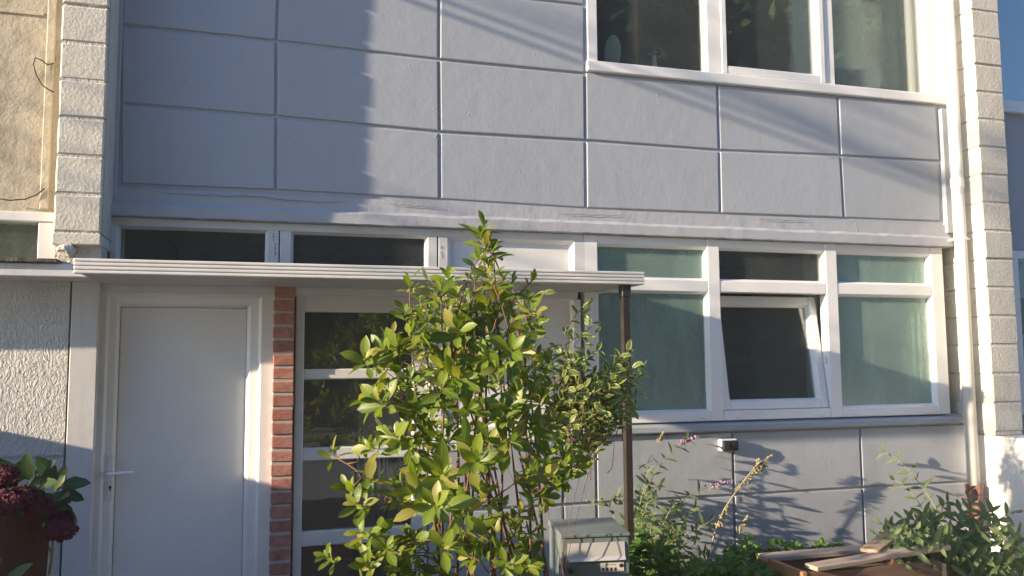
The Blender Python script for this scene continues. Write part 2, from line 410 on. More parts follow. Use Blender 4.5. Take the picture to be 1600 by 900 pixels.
bm = B(); box(bm, uwx0-.01, uwx1+.02, D-.022, FY1-.003, uwz0, uwz0+.061, .005); obj('window_sill', bm, M['pvc'], uw)
bm = B(); x0, x1 = gx[2]-.002, gx[3]; frame_rect(bm, x0, x1, uwz0+.064, uwz1-.062, .036, D-.012, D+.06, .004, .05); bead(bm, x0+.036, x1-.036, uwz0+.114, uwz1-.099, D-.006, D+.026, .014); obj('opening_sash', bm, M['pvc'], uw)
pane(gx[0]+.003, gx[1]-.003, uwz0+.063, uwz1-.06, D+.036, 'glass', uw)
pane(gx[2]+.036, gx[3]-.038, uwz0+.11, uwz1-.1, D+.032, 'glass', uw)
pane(gx[4]+.003, gx[5]-.003, uwz0+.063, uwz1-.06, D+.036, 'glass', uw)

# ---- ground floor: transom row above the canopy (left) -----------------------------
GY0, GY1 = D, D+.07
ZH = 2.318
zt_top = P(560, 365).z; zt_bot = 2.035
cx = [XL, P(418, 380).x, P(455, 380).x, P(668, 390).x, P(700, 395).x, P(897, 400).x, P(932, 420).x]
bm = B()
box(bm, XL, P(914, 470, D).x-.002, GY0, GY1, zt_top, ZH-.001, .003)                     # head
box(bm, XL, XL+.03, GY0, GY1, zt_bot, zt_top-.0005, .003)
for a, b_ in ((1, 2), (3, 4), (5, 6)):
    mid = (cx[a]+cx[b_])/2 + (.004 if a == 5 else 0)
    box(bm, cx[a], mid-.003, GY0, GY1, zt_bot, zt_top-.0005, .003); 
    if a != 5: box(bm, mid+.003, cx[b_], GY0+.001, GY1, zt_bot, zt_top-.0005, .003)
box(bm, XL, cx[5]+.02, GY0+.001, GY1, 1.955, zt_bot-.0005, .003)
bead(bm, XL+.03, cx[1], zt_bot, zt_top, D+.004, D+.026, .012); bead(bm, cx[2], cx[3], zt_bot, zt_top, D+.004, D+.026, .012)
tr = obj('transom_window', bm, M['pvc_old'], house)
pane(XL+.032, cx[1]-.003, zt_bot+.003, zt_top-.003, D+.03, 'glass', tr); pane(cx[2]+.003, cx[3]-.003, zt_bot+.003, zt_top-.003, D+.03, 'glass', tr)
bm = B(); bead(bm, cx[4], cx[5], zt_bot, zt_top, D+.004, D+.03, .02); box(bm, cx[4]+.018, cx[5]-.018, D+.03, D+.05, zt_bot+.018, zt_top-.018); obj('infill_panel', bm, M['pvc'], tr)
# worn sticker marks on the two mullions
bm = B()
def flecks(x, z0, z1, n_):
    for k in range(n_):
        z = z0 + (z1-z0)*k/n_; h = R.uniform(.003, .010); w = R.uniform(.002, .006); xx = x + R.uniform(-.003, .003)
        bm.faces.new([bm.verts.new((xx-w/2, GY0-.0012, z)), bm.verts.new((xx+w/2, GY0-.0012, z)), bm.verts.new((xx+w/2, GY0-.0012, z+h)), bm.verts.new((xx-w/2, GY0-.0012, z+h))])
flecks(P(430, 390).x, P(430, 399).z, P(430, 379).z, 8); flecks(P(427, 370).x, P(427, 376).z, P(426, 362).z, 3); flecks(P(691, 395).x, P(691, 404).z, P(691, 384).z, 8)
obj('sticker_residue', bm, M['ink'], tr)

# ---- white storage door, recessed with stepped profile ---------------------------------
dzt = P(285, 452, D+.03).z
dz0 = .06
xo0, xo1 = P(151, 600, 4.33).x, P(423, 600, 4.31).x
steps = [  # (inset edge px left, px right, y)
    (P(152, 600, 4.33).x, P(426, 600, D-.012).x+.006, P(285, 452, 4.33).z, 4.325),
    (P(163, 600, 4.33).x, P(407, 600, 4.33).x, P(285, 461, 4.33).z, 4.325),
    (P(167.5, 600, 4.35).x, P(402.5, 600, 4.35).x, P(285, 465, 4.35).z, 4.352),
    (P(179, 600, 4.36).x, P(390, 600, 4.36).x, P(285, 475, 4.36).z, 4.356),
    (P(183.5, 600, 4.38).x, P(384, 600, 4.38).x, P(285, 480, 4.38).z, 4.392)]
bm = B(); rings = []
for (a, b_, z, y) in steps: rings.append([bm.verts.new(p) for p in ((a, y, dz0), (a, y, z), (b_, y, z), (b_, y, dz0))])
for i in range(len(rings)-1):
    for k in range(3): bm.faces.new([rings[i][k], rings[i][k+1], rings[i+1][k+1], rings[i+1][k]])
last = rings[-1]; deep = [bm.verts.new((v.co.x, 4.46, v.co.z)) for v in last]; first = [bm.verts.new((v.co.x, 4.46, v.co.z)) for v in rings[0]]
for k in range(3): bm.faces.new([last[k], last[k+1], deep[k+1], deep[k]]); bm.faces.new([rings[0][k+1], rings[0][k], first[k], first[k+1]])
box(bm, XL-.03, P(426, 600, D-.012).x+.006, 4.315, 4.46, rings[0][1].co.z+.001, 2.03, .003)   # head board up to the transom
dframe = obj('door_frame', bm, M['pvc'], house)
a, b_, z, y = steps[-1]
bm = B(); box(bm, a+.002, b_-.002, 4.40, 4.44, dz0, z-.002, .002)
leaf = obj('storage_door', bm, M['pvc'], house)
hp = P(180, 738, 4.36)
bm = B(); box(bm, P(168, 740, 4.35).x, P(177, 740, 4.35).x, 4.345, 4.357, P(172, 782, 4.35).z, P(172, 712, 4.35).z, .003); obj('lock_plate', bm, M['pvc'], leaf)
bm = B(); xa = P(172, 738, 4.34).x; zz = P(172, 739, 4.34).z
tube(bm, [(xa, 4.352, zz), (xa, 4.30, zz), (xa+.012, 4.293, zz), (xa+.10, 4.292, zz+.002), (xa+.108, 4.296, zz+.002)], [.009, .009, .009, .0085, .006], 10); obj('door_handle', bm, M['pvc'], leaf, smooth=True)
bm = B(); kx, kz = P(172.5, 762, 4.35).x, P(172.5, 761, 4.35).z
tube(bm, [(kx, 4.349, kz), (kx, 4.341, kz)], .006, 10); box(bm, kx-.003, kx+.003, 4.341, 4.349, kz-.016, kz-.004); obj('keyhole', bm, M['dark'], leaf)

# ---- brick column ------------------------------------------------------------------------
bx0, bx1 = P(426, 600, D-.012).x, P(459, 600, D-.012).x
bm = B(); box(bm, bx0+.003, bx1-.003, D-.0085, D+.2, 0, 2.0); col = obj('brick_column', bm, M['mortar'], house)
bmesh_var = []
for v in range(5):
    bm = B(); box(bm, -.5*(bx1-bx0), .5*(bx1-bx0), -.013, .12, -.0272, .0272, .004)
    for vt in bm.verts: vt.co += noise.noise_vector(vt.co*31 + Vector((v*3.1, 0, 0)))*.0028
    me = bpy.data.meshes.new('brick'); bmesh.ops.recalc_face_normals(bm, faces=bm.faces[:]); bm.to_mesh(me); bm.free(); me.materials.append(M['brick']); bmesh_var.append(me)
zc = P(441, 605, D).z
for k in range(-23, 8):
    z = zc + k*.0674
    if z < .03: continue
    o = link(bpy.data.objects.new('brick', bmesh_var[k % 5])); o.parent = col
    adopt(o, col); o.location = ((bx0+bx1)/2 + R.uniform(-.002, .002), D + R.uniform(-.003, .002), z); o.rotation_euler = (0, R.uniform(-.012, .012), R.uniform(-.015, .015))

# ---- glazed front door and side panel -----------------------------------------------------
fx0, fx1 = P(460, 640, D+.02).x, P(668, 560, D+.02).x
gl0, gl1 = P(474, 640, D+.02).x, P(645, 560, D+.02).x
rails = [(1.99, P(560, 488, D+.02).z), (P(560, 576, D+.02).z, P(560, 592, D+.02).z), (P(520, 699, D+.02).z, P(520, 719, D+.02).z), (P(520, 829, D+.02).z, P(520, 852, D+.02).z), (P(520, 952, D+.02).z, .1)]
bm = B()
box(bm, fx0, gl0, D+.02, D+.08, .08, 1.99, .004); box(bm, gl1, fx1, D+.02, D+.08, .08, 1.99, .004)
for zt, zb in rails: box(bm, gl0-.0005, gl1+.0005, D+.024, D+.078, zb, zt, .005)
fd = obj('front_door', bm, M['pvc_old'], house)
for i in range(4): pane(gl0-.004, gl1+.004, rails[i+1][0]-.004, rails[i][1]+.004, D+.046, 'glass', fd)
sx0, sx1 = fx1+.004, P(909, 560, D).x
bm = B()
px0, px1 = P(690, 560, D).x, P(897, 560, D).x
pz1 = P(850, 466, D).z; pz0 = P(780, 690, D).z
box(bm, sx0, px0, D+.004, D+.07, pz0, 1.953, .003); box(bm, px1, sx1, D+.004, D+.07, pz0, 1.953, .003)
box(bm, px0, px1, D+.006, D+.07, pz1, 1.953, .003); box(bm, px0, px1, D+.006, D+.07, pz0, pz0+.08, .003)
bead(bm, px0, px1, pz0+.08, pz1, D+.008, D+.022, .014); box(bm, px0+.012, px1-.012, D+.023, D+.05, pz0+.09, pz1-.012)
obj('side_panel', bm, M['pvc'], house)

# ---- big ground floor window --------------------------------------------------------------
wx0, wx1 = P(914, 470, D).x, P(1478, 500, D).x
X = lambda x, y=540: P(x, y, D).x
Z = lambda y, x=1210: P(x, y, D).z
vx = [X(936), X(1109), X(1128), X(1295), X(1313), X(1461)]
z1t, z1b, z2t, z2b, zfb = Z(390), Z(440), Z(458), Z(640), Z(655)
bm = B()
box(bm, wx0, vx[0], GY0, GY1, zfb, ZH-.001, .004); box(bm, vx[1], vx[2], GY0, GY1, zfb, ZH-.001, .004)
box(bm, vx[3], vx[4], GY0, GY1, zfb, ZH-.001, .004); box(bm, vx[5], wx1, GY0, GY1, zfb, ZH-.001, .004)
for a, b_ in ((0, 1), (2, 3), (4, 5)):
    box(bm, vx[a], vx[b_], GY0+.002, GY1-.002, z1t, ZH-.002, .004); box(bm, vx[a], vx[b_], GY0+.002, GY1-.002, z2t, z1b, .004); box(bm, vx[a], vx[b_], GY0+.002, GY1-.002, zfb, z2b, .004)
    bead(bm, vx[a], vx[b_], z1b, z1t, D+.008, D+.032, .012)
    if a != 2: bead(bm, vx[a], vx[b_], z2b, z2t, D+.008, D+.032, .012)
gw = obj('living_room_window', bm, M['pvc'], house)
for a, b_, m in ((0, 1, 'frosted'), (2, 3, 'glass'), (4, 5, 'frosted')):
    pane(vx[a]+.003, vx[b_]-.003, z1b+.003, z1t-.003, D+.036, m, gw)
    if a != 2: pane(vx[a]+.003, vx[b_]-.003, z2b+.003, z2t-.003, D+.036, m, gw)
# tilted sash, hinged at the bottom and leaning into the room
hx0, hx1 = vx[2]+.004, vx[3]-.004; hh = z2t - z2b - .006
tilt = Matrix.Translation((0, D+.012, z2b+.004)) @ Matrix.Rotation(math.radians(-8.5), 4, 'X')
bm = B(); frame_rect(bm, hx0, hx1, 0, hh, .050, 0, .06, .004); bead(bm, hx0+.05, hx1-.05, .05, hh-.05, .004, .03, .012); bm.transform(tilt); obj('tilted_sash', bm, M['pvc'], gw)
bm = B(); box(bm, hx0+.052, hx1-.052, .034, .04, .052, hh-.052); bm.transform(tilt); obj('pane', bm, M['glass'], gw)
bm = B(); box(bm, P(912, 640, D).x, P(1508, 655, D).x, D-.034, D+.06, Z(670), zfb-.001, .006, 2)
for v in bm.verts:
    if v.co.y < D-.02 and v.co.z > Z(664): v.co.z -= .018
obj('window_sill', bm, M['wall'], gw)
capm = None
for (x, y) in ((1098, 652), (1155, 651), (1285, 649), (1338, 647), (1453, 643)):
    p = P(x, y, D-.004)
    bm = B(); box(bm, -.016, .016, -.008, .004, -.005, .005, .003)
    for v in bm.verts:
        if v.co.z > 0: v.co.x *= .7
    if not capm:
        capm = bpy.data.meshes.new('drain_cap'); bm.to_mesh(capm); capm.materials.append(M['pvc'])
    bm.free()
    o = link(bpy.data.objects.new('drain_cap', capm)); adopt(o, gw); o.location = (p.x, D-.002, p.z)
bm = B()
for y in (478, 563): p = P(1291, y, D+.03); box(bm, p.x-.006, p.x+.006, D+.02, D+.034, p.z-.022, p.z+.022, .002)
obj('hinge', bm, M['alu'], gw)

# ---- lower wall under the window -----------------------------------------------------------
bm = B(); box(bm, 1.50, XR, D+.011, D+.13, 0, Z(671)); box(bm, fx1+.006, 1.4995, D+.011, D+.13, 0, pz0-.001); lower = obj('lower_wall', bm, M['wall'], house)
zj = .846; zs = Z(671)-.002
lx = [1.51, P(932, 750, D).x, P(1146, 740, D).x, P(1347, 750, D).x, 4.19]
lx.insert(0, fx1+.004)
for i in range(5):
    for (za, zb) in ((.02, .44), (.44, zj), (zj, zs if i else pz0-.002)):
        panel([(lx[i], za), (lx[i+1], za), (lx[i+1], zb), (lx[i], zb)], 0).__class__ if False else obj('wall_panel', slab(B(), [(lx[i]+G, za+G), (lx[i+1]-G, za+G), (lx[i+1]-G, zb-G), (lx[i]+G, zb-G)], D + R.uniform(-.002, .002), D+.014, .004), M['wall'], lower)

# ---- canopy over the doors -------------------------------------------------------------------
CX0, CX1, CY = -.779, 1.723, 3.68
cz0, cz1 = 1.980, 2.045
bm = B()
for k in range(4):
    h = (cz1-cz0)/4
    box(bm, CX0, CX1, CY + (.0 if k % 2 == 0 else .0), CY+.02, cz0+k*h+.0016, cz0+(k+1)*h-.0016, .003)
box(bm, CX0+.001, CX1-.001, CY+.008, CY+.03, cz0+.002, cz1-.002)
for x0, x1 in ((CX1-.02, CX1),): box(bm, x0+(.0005 if x0 < 0 else 0), x1, CY+.0305, D-.012, cz0+.002, cz1-.001, .002)
can = obj('canopy', bm, M['fascia'], house)
bm = B(); box(bm, CX0+.001, CX1-.021, CY+.031, D-.013, cz0+.012, cz0+.03); obj('soffit', bm, M['soffit'], can)
bm = B(); box(bm, CX0+.021, CX1-.021, CY+.031, D-.013, cz1-.014, cz1-.004); obj('roof_sheet', bm, M['felt'], can)
p0 = P(976, 460, 3.73)
bm = B(); box(bm, p0.x-.018, p0.x+.018, 3.71, 3.746, 0, cz0+.012, .003); post = obj('canopy_post', bm, M['post'], can)
bm = B(); box(bm, p0.x-.023, p0.x+.023, 3.704, 3.752, cz0-.055, cz0+.0115, .002); obj('post_sleeve', bm, M['dark'], post)

# ---- flat roof, rear and rooms -------------------------------------------------------------
bm = B(); box(bm, XL-.1, XR+.1, D-.05, 10.2, 5.2, 5.45); obj('flat_roof', bm, M['felt'], house)
bm = B()
box(bm, XL, XR, 10.0, 10.15, 0, 5.2)
box(bm, XL, XL+.04, D+.15, 9.99, 0, 5.19); box(bm, XR-.04, XR, D+.15, 9.99, 0, 5.19)
box(bm, XL+.05, XR-.05, D+.08, 9.98, 2.47, 2.62)
box(bm, 1.50, 1.56, D+.14, 7.0, 0, 2.46)
box(bm, 1.35, 1.42, D+.15, 7.5, 2.63, 5.18)
box(bm, 1.43, XR-.05, 7.5, 7.6, 2.63, 5.18)
box(bm, 3.30, XR-.045, 4.66, 4.7, 2.63, 5.17)
obj('room_walls', bm, M['room'], house)
bm = B(); box(bm, XL+.05, XR-.05, 6.6, 6.7, .101, 2.46); box(bm, 1.44, 1.495, D+.14, 6.59, .101, 2.46); box(bm, XL+.045, XL+.06, D+.16, 6.59, .101, 2.46); box(bm, 1.43, XR-.05, 7.45, 7.49, 2.63, 5.17); obj('hall_walls', bm, M['dim_room'], house)  # dark lining added so the rooms look dim behind the glass
bm = B(); box(bm, XL+.05, XR-.05, D+.14, 6.98, 0, .1); obj('room_floor', bm, M['dim_room'], house)

# ---- downpipe ---------------------------------------------------------------------------------
pcx, pcy = 4.112, 4.18
bm = B(); tube(bm, [(pcx, pcy, 5.3), (pcx, pcy, .84)], .036, 20); 
dp = obj('downpipe', bm, M['pvc'], house, smooth=True)
bm = B(); zc_ = P(1513, 292, pcy).z; tube(bm, [(pcx, pcy, zc_+.05), (pcx, pcy, zc_-.012)], .040, 20); obj('pipe_joint', bm, M['pvc'], dp)
for zq in (P(1505, 373, pcy).z, P(1480, -60, pcy).z):
    bm = B(); tube(bm, [(pcx, pcy, zq-.010), (pcx, pcy, zq+.010)], .039, 20); box(bm, pcx+.036, XR-.001, pcy-.006, pcy+.006, zq-.008, zq+.008); box(bm, pcx-.01, pcx+.01, pcy+.036, D-.001, zq-.006, zq+.006); obj('pipe_clip', bm, M['pvc'], dp)
zt_ = P(1524, 757, pcy).z
bm = B(); tube(bm, [(pcx, pcy, zt_), (pcx, pcy, zt_-.055), (pcx, pcy, zt_-.0555), (pcx, pcy, zt_-.075), (pcx, pcy, zt_-.0755), (pcx, pcy, .0)], [.050, .050, .044, .048, .040, .040], 20); obj('iron_shoe', bm, M['iron'], dp)

# ---- outdoor wall socket -----------------------------------------------------------------------
sk = P(1140, 695.5, 4.26)
bm = B(); box(bm, sk.x-.052, sk.x+.052, 4.262, D+.0, sk.z-.034, sk.z+.034, .006, 2)
sock = obj('wall_socket', bm, M['white_enamel'], house)
for dx in (-.0235, .0235):
    bm = B(); box(bm, sk.x+dx-.0235, sk.x+dx+.0225, 4.240, 4.2615, sk.z-.030, sk.z+.027, .005, 2); tube(bm, [(sk.x+dx, 4.2405, sk.z), (sk.x+dx, 4.2355, sk.z)], .014, 12); obj('socket_cover', bm, M['ink'], sock)

# ================================================================= BLOCK WALLS BETWEEN THE HOUSES

def block_mesh(w, h, d, seed):
    bm = B(); nx, nz = 5, 4
    f = {}
    for i in range(nx+1):
        for j in range(nz+1):
            x = (0, .007, w*.35, w*.65, w-.007, w)[i]; z = (0, .006, h*.5, h-.006, h)[j]
            e = (i in (0, nx)) or (j in (0, nz))
            q = noise.noise_vector(Vector((x*23+seed*7.3, z*23, seed)))*.004
            y = (.005 if e else 0) + q.y*.35
            f[i, j] = bm.verts.new((x + (q.x if i in (0, nx) else 0), y, z + (q.z if j in (0, nz) else 0)))
    for i in range(nx):
        for j in range(nz): bm.faces.new([f[i, j], f[i+1, j], f[i+1, j+1], f[i, j+1]])
    ring = [f[i, 0] for i in range(nx)] + [f[nx, j] for j in range(nz)] + [f[i, nz] for i in range(nx, 0, -1)] + [f[0, j] for j in range(nz, 0, -1)]
    bk = [bm.verts.new((v.co.x, d, v.co.z)) for v in ring]
    for k in range(len(ring)): bm.faces.new([ring[k], bk[k], bk[(k+1) % len(ring)], ring[(k+1) % len(ring)]])
    bmesh.ops.recalc_face_normals(bm, faces=bm.faces[:])
    me = bpy.data.meshes.new('block'); bm.to_mesh(me); bm.free(); me.materials.append(M['block']); return me
def pier(label, x0, x1, z0, z1, zref, pitch, y0, y1, flank=0):
    t = thing('block_wall', label, 'wall', ((x0+x1)/2, y0, 0))
    bm = B(); box(bm, x0+.006, x1-.006, y0+.0068, y1-.001, z0, z1); box(bm, x1-.03, x1+flank, y0+.022, y1-.002, z0, z1) if flank else None; obj('wall_core', bm, M['mortar_paint'], t)
    ms = [block_mesh(x1-x0, pitch-.011, y1-y0-.002, s) for s in range(6)]
    k = math.ceil((z0-zref)/pitch - .2)
    while zref + k*pitch < z1:
        o = link(bpy.data.objects.new('block', ms[k % 6])); adopt(o, t); o.location = (x0+R.uniform(-.002, .002), y0+R.uniform(-.003, .003), zref+k*pitch+.005); k += 1
    return t
pier('rough cream painted block wall at left end of grey house', -.948, XL, 2.2, 5.3, P(125, 303, 4.07).z, .1745, 4.07, 10.0, .006)
pier('cream painted block wall beside the white downpipe', XR, 4.402, 1.15, 5.3, P(1545, 676, 4.07).z, .1755, 4.07, 10.0)
gwall = None
bm = B(); box(bm, XR+.004, 4.42, 2.2, 9.9, 0, 1.146, .008)
gwl = obj('garden_wall', bm, M['garden_wall']); tag(gwl, 'white garden wall in full sun below the right block wall', 'wall')

# ================================================================= LEFT NEIGHBOUR
nb = thing('neighbour_house', 'weathered cream neighbouring house with white stucco ground floor at left edge', 'house', (-2.4, 4.3, 0))
bm = B(); box(bm, -5.5, -.951, 4.26, 4.5, 2.318, 5.3); up_ = obj('cream_wall', bm, M['cream'], nb)
bm = B(); box(bm, P(69, 150, 4.24).x, P(82, 150, 4.24).x, 4.235, 4.2585, 2.33, 5.2, .004); obj('edge_strip', bm, M['cream'], up_)
bm = B(); box(bm, -5.5, P(68, 20, 4.24).x-.002, 4.252, 4.2585, P(40, 23, 4.26).z, P(40, 17, 4.26).z, .002); obj('joint_ridge', bm, M['cream'], up_)
bm = B(); zq0, zq1 = 2.075, P(30, 346, 4.26).z
box(bm, -5.5, -.952, 4.245, 4.36, zq1, P(30, 331, 4.26).z, .004); box(bm, P(60, 370, 4.26).x, -.951, 4.25, 4.36, zq0, zq1-.001, .004)
nw = obj('transom_window', bm, M['pvc_old'], nb)
pane(-5.4, P(60, 370, 4.28).x, zq0, zq1, 4.285, 'glass', nw)
bm = B(); box(bm, -5.5, P(105, 600, 4.275).x-.003, 4.275, 4.5, P(50, 714, 4.275).z+.004, 2.03); box(bm, -5.5, P(105, 600, 4.275).x-.003, 4.275, 4.5, 0, P(50, 718, 4.275).z); box(bm, -5.5, P(105, 600, 4.275).x-.003, 4.283, 4.5, P(50, 718, 4.275).z+.0005, P(50, 714, 4.275).z+.0035); obj('stucco_wall', bm, M['stucco'], nb)
bm = B(); box(bm, P(106, 600, 4.27).x+.003, P(150, 600, 4.27).x, 4.268, 4.5, 0, 2.03, .003); obj('smooth_pillar', bm, M['smooth_wall'], nb)
bm = B(); za, zb_ = P(60, 432, 4.04).z, P(60, 411, 4.04).z
box(bm, -5.5, P(156, 440, 4.04).x, 4.04, 4.26, za, zb_, .004); led = obj('ledge', bm, M['smooth_wall'], nb)
bm = B(); box(bm, -5.5, P(89, 407, 4.02).x, 4.015, 4.24, zb_+.001, zb_+.020, .003); wobble(bm, .006, 15); obj('roof_felt', bm, M['felt'], led)
bm = B(); box(bm, -5.5, -.951, 4.5, 9.9, 0, 5.3); obj('house_body', bm, M['cream'], nb)
# broken lump of mortar under the left block wall
bm = B(); bmesh.ops.create_icosphere(bm, subdivisions=2, radius=.05); 
for v in bm.verts: v.co = Vector((v.co.x*.75, v.co.y*.9, v.co.z*.5)) + noise.noise_vector(v.co*24)*.018
p = P(103, 391, 4.08); bm.transform(Matrix.Translation(p)); lump = obj('mortar_lump', bm, M['mortar_paint']); tag(lump, 'broken lump of mortar on ledge under the left block wall', 'rubble')
bm = B(); box(bm, -.953, XL+.002, 4.068, 4.3, 2.148, 2.198, .004); wobble(bm, .003, 30); obj('footing', bm, M['block'], nb)
bm = B(); box(bm, -.947, XL-.002, 4.11, 4.26, 2.06, 2.147); obj('plinth', bm, M['mortar_paint'], nb)
# loose cable loop
bm = B(); q = [P(*a, 4.22) for a in ((84, 99), (74, 101), (65, 94), (55, 90), (52, 100), (57, 118), (66, 133), (76, 140), (84, 144))]
tube(bm, q, .0032, 6); c_ = obj('cable_loop', bm, M['cable'], smooth=True); tag(c_, 'thin dark cable looping out of the cream wall beside the blocks', 'cable')
bm = B(); q = [P(*a, 4.23) for a in ((-20, 308), (15, 313), (40, 311), (58, 304), (70, 294))]; tube(bm, q, .003, 6); c_ = obj('loose_wire', bm, M['cable'], smooth=True); tag(c_, 'thin wire sagging across the cream wall above small window', 'cable')

# ================================================================= RIGHT NEIGHBOUR
nr = thing('neighbour_house', 'shaded blue grey neighbouring house at the right edge', 'house', (6, 4.3, 0))
bm = B(); box(bm, 4.405, 9, 4.3, 4.5, 0, 5.3)
rw = obj('facade', bm, M['wall'], nr)
bm = B(); zs0 = P(1590, 172, 4.3).z; wxx = P(1558, 80, 4.28).x
frame_rect(bm, wxx-.03, 6.6, zs0, 4.7, .055, 4.275, 4.2995, .003); obj('window_frame', bm, M['pvc'], nr)
pane(wxx+.026, 6.54, zs0+.056, 4.64, 4.286, 'glass', nr)
bm = B(); box(bm, wxx-.05, 6.65, 4.262, 4.2995, zs0-.03, zs0-.001, .004); obj('window_sill', bm, M['pvc'], nr)
bm = B(); frame_rect(bm, P(1586, 500, 4.28).x, 7.2, 1.25, P(1595, 392, 4.28).z, .05, 4.275, 4.2995, .003); obj('window_frame', bm, M['pvc'], nr)
pane(P(1586, 500, 4.28).x+.05, 7.15, 1.3, P(1595, 392, 4.28).z-.05, 4.286, 'glass', nr)
bm = B(); box(bm, 4.405, 9, 4.51, 9.9, 0, 5.3); obj('house_body', bm, M['wall'], nr)

# ================================================================= THINGS BEHIND THE WINDOWS
def curtain(x0, x1, z0, z1, y, label, waves):
    bm = B(); pr = None; n_ = waves*10
    for i in range(n_+1):
        x = x0 + (x1-x0)*i/n_; yy = y + .018*math.sin(i/10*2*PI) + .006*math.sin(i/3.7)
        cur = (bm.verts.new((x, yy, z0)), bm.verts.new((x, yy*.0 + y + (yy-y)*.7, z1)))
        if pr: bm.faces.new([pr[0], cur[0], cur[1], pr[1]])
        pr = cur
    o = obj('curtain', bm, M['curtain'], smooth=True); return tag(o, label, 'curtain')
curtain(P(1408, 90, 4.45).x, P(1460, 90, 4.45).x, uwz0+.08, 4.6, 4.45, 'pale curtain gathered at right side of the upper window', 6)
curtain(P(1412, 540, 4.45).x, P(1470, 540, 4.395).x, 1.25, 2.29, 4.395, 'pale curtain gathered behind right frosted ground floor pane', 6)
curtain(P(1254, 415, 4.55).x, P(1292, 415, 4.55).x, 1.25, 2.29, 4.55, 'narrow pale curtain behind the tilted window sash', 4)
bm = B(); p = P(957, 82, 4.62); bmesh.ops.create_uvsphere(bm, u_segments=28, v_segments=14, radius=1)
for v in bm.verts: v.co = Vector((v.co.x*.055, v.co.y*.014, v.co.z*.115))
bm.transform(Matrix.Translation(p) @ Matrix.Rotation(.12, 4, 'Y')); bm2 = bm
ov = thing('oval_mirror', 'pale oval mirror standing inside the left upper window', 'mirror', (p.x, 4.62, 2.65)); obj('mirror_disc', bm2, M['enamel'], ov, smooth=True)
bm = B(); tube(bm, [(p.x, 4.62, p.z-.1), (p.x, 4.62, 2.66)], .012, 8); tube(bm, [(p.x, 4.62, 2.68), (p.x, 4.62, 2.62)], .09, 16); obj('stand', bm, M['enamel'], ov)
pl = P(992, 60, 4.8)
fl = thing('floor_lamp', 'brown wooden pole of a stand inside the left upper window', 'lamp', (pl.x, 4.8, 2.62))
bm = B(); tube(bm, [(pl.x, 4.8, 2.64), (pl.x, 4.8, 4.3)], .022, 12); obj('pole', bm, M['wood_orange'], fl, smooth=True)
bm = B(); tube(bm, [(pl.x, 4.8, 2.621), (pl.x, 4.8, 2.645)], [.16, .15], 24); obj('base', bm, M['wood_dark'], fl)
bm = B(); tube(bm, [(pl.x, 4.8, 4.3), (pl.x, 4.8, 4.55)], [.2, .13], 24); obj('lamp_shade', bm, M['curtain'], fl)
p = P(1022, 82, 4.6)
cry = thing('glass_ornament', 'cluster of clear glass shards standing behind left upper window', 'ornament', (p.x, 4.6, 2.63))
for k in range(9):
    bm = B(); mt = Matrix.Translation(p + Vector((R.uniform(-.03, .06), R.uniform(-.02, .02), R.uniform(-.03, .03)))) @ Matrix.Rotation(R.uniform(-1.2, 1.2), 4, 'Y') @ Matrix.Rotation(R.uniform(-1, 1), 4, 'X')
    boxm(bm, mt, .006, .006, R.uniform(.04, .09), .0015); obj('shard', bm, M['crystal'], cry)
bm = B(); tube(bm, [(p.x, 4.6, 2.63), (p.x, 4.6, p.z-.02)], [.05, .012], 12); obj('foot', bm, M['enamel'], cry)
a, b_ = P(1308, 104, 4.5), P(1378, 140, 4.5)
bx = thing('white_cabinet', 'low white cabinet inside the right upper window', 'cabinet', ((a.x+b_.x)/2, 4.58, 2.62))
bm = B(); box(bm, a.x, b_.x, 4.5, 4.655, 2.63, a.z, .008); obj('cabinet_body', bm, M['white_enamel'], bx)
bm = B(); box(bm, a.x+.02, a.x+.10, 4.488, 4.4995, 2.7, a.z-.02, .003); obj('cabinet_door', bm, M['pvc_old'], bx)

# ================================================================= MAILBOX
mb = thing('mailbox', 'grey green metal mailbox with silver slot flap beside canopy post', 'mailbox', (1.285, 3.36, 0))
rot = Matrix.Translation((1.285, 3.28, 0)) @ Matrix.Rotation(math.radians(-7), 4, 'Z')
mw, md = .285, .23
zf = P(925, 840, 3.25).z
def mbox(x0, x1, y0, y1, z0, z1, bev=0): bm = B(); box(bm, x0, x1, y0, y1, z0, z1, bev); bm.transform(rot); return bm
obj('mailbox_body', mbox(-mw/2, mw/2, -.02, md, .48, zf-.002, .004), M['mail'], mb)
bm = B(); box(bm, -mw/2-.003, mw/2+.003, -.028, md+.004, zf-.001, zf+.012, .003)
for v in bm.verts:
    v.co.z += .016*max(0, min(1, (v.co.y+.03)/.2))*(1 if v.co.z > zf else .0) if v.co.z > zf+.004 else 0
bm.transform(rot); obj('mailbox_lid', bm, M['mail'], mb)
bm = B(); 
fz1, fz0 = zf-.022, zf-.092
pts = [(-.023, fz1), (-.030, fz0+.014), (-.040, fz0), (-.036, fz0-.003), (-.022, fz0+.012)]
L_ = [bm.verts.new((-.118, y, z)) for y, z in pts]; Rr = [bm.verts.new((.122, y, z)) for y, z in pts]
for k in range(5): bm.faces.new([L_[k], Rr[k], Rr[(k+1) % 5], L_[(k+1) % 5]])
bm.faces.new(L_[::-1]); bm.faces.new(Rr); bm.transform(rot); obj('slot_flap', bm, M['alu'], mb)
np_ = obj('name_plate', mbox(.02, .118, -.0235, -.0205, zf-.142, zf-.103, .0008), M['label'], mb)
bm = B()
for k in range(4): box(bm, .026+k*.017, .033+k*.017, -.0247, -.0236, zf-.138, zf-.125)
for k in range(5): box(bm, .030+k*.011, .037+k*.011, -.0247, -.0236, zf-.114, zf-.1125)
b2 = [bm.verts.new((.106+.0085*math.cos(t*PI/6), -.0246, zf-.118+.0085*math.sin(t*PI/6))) for t in range(12)]; bm.faces.new(b2)
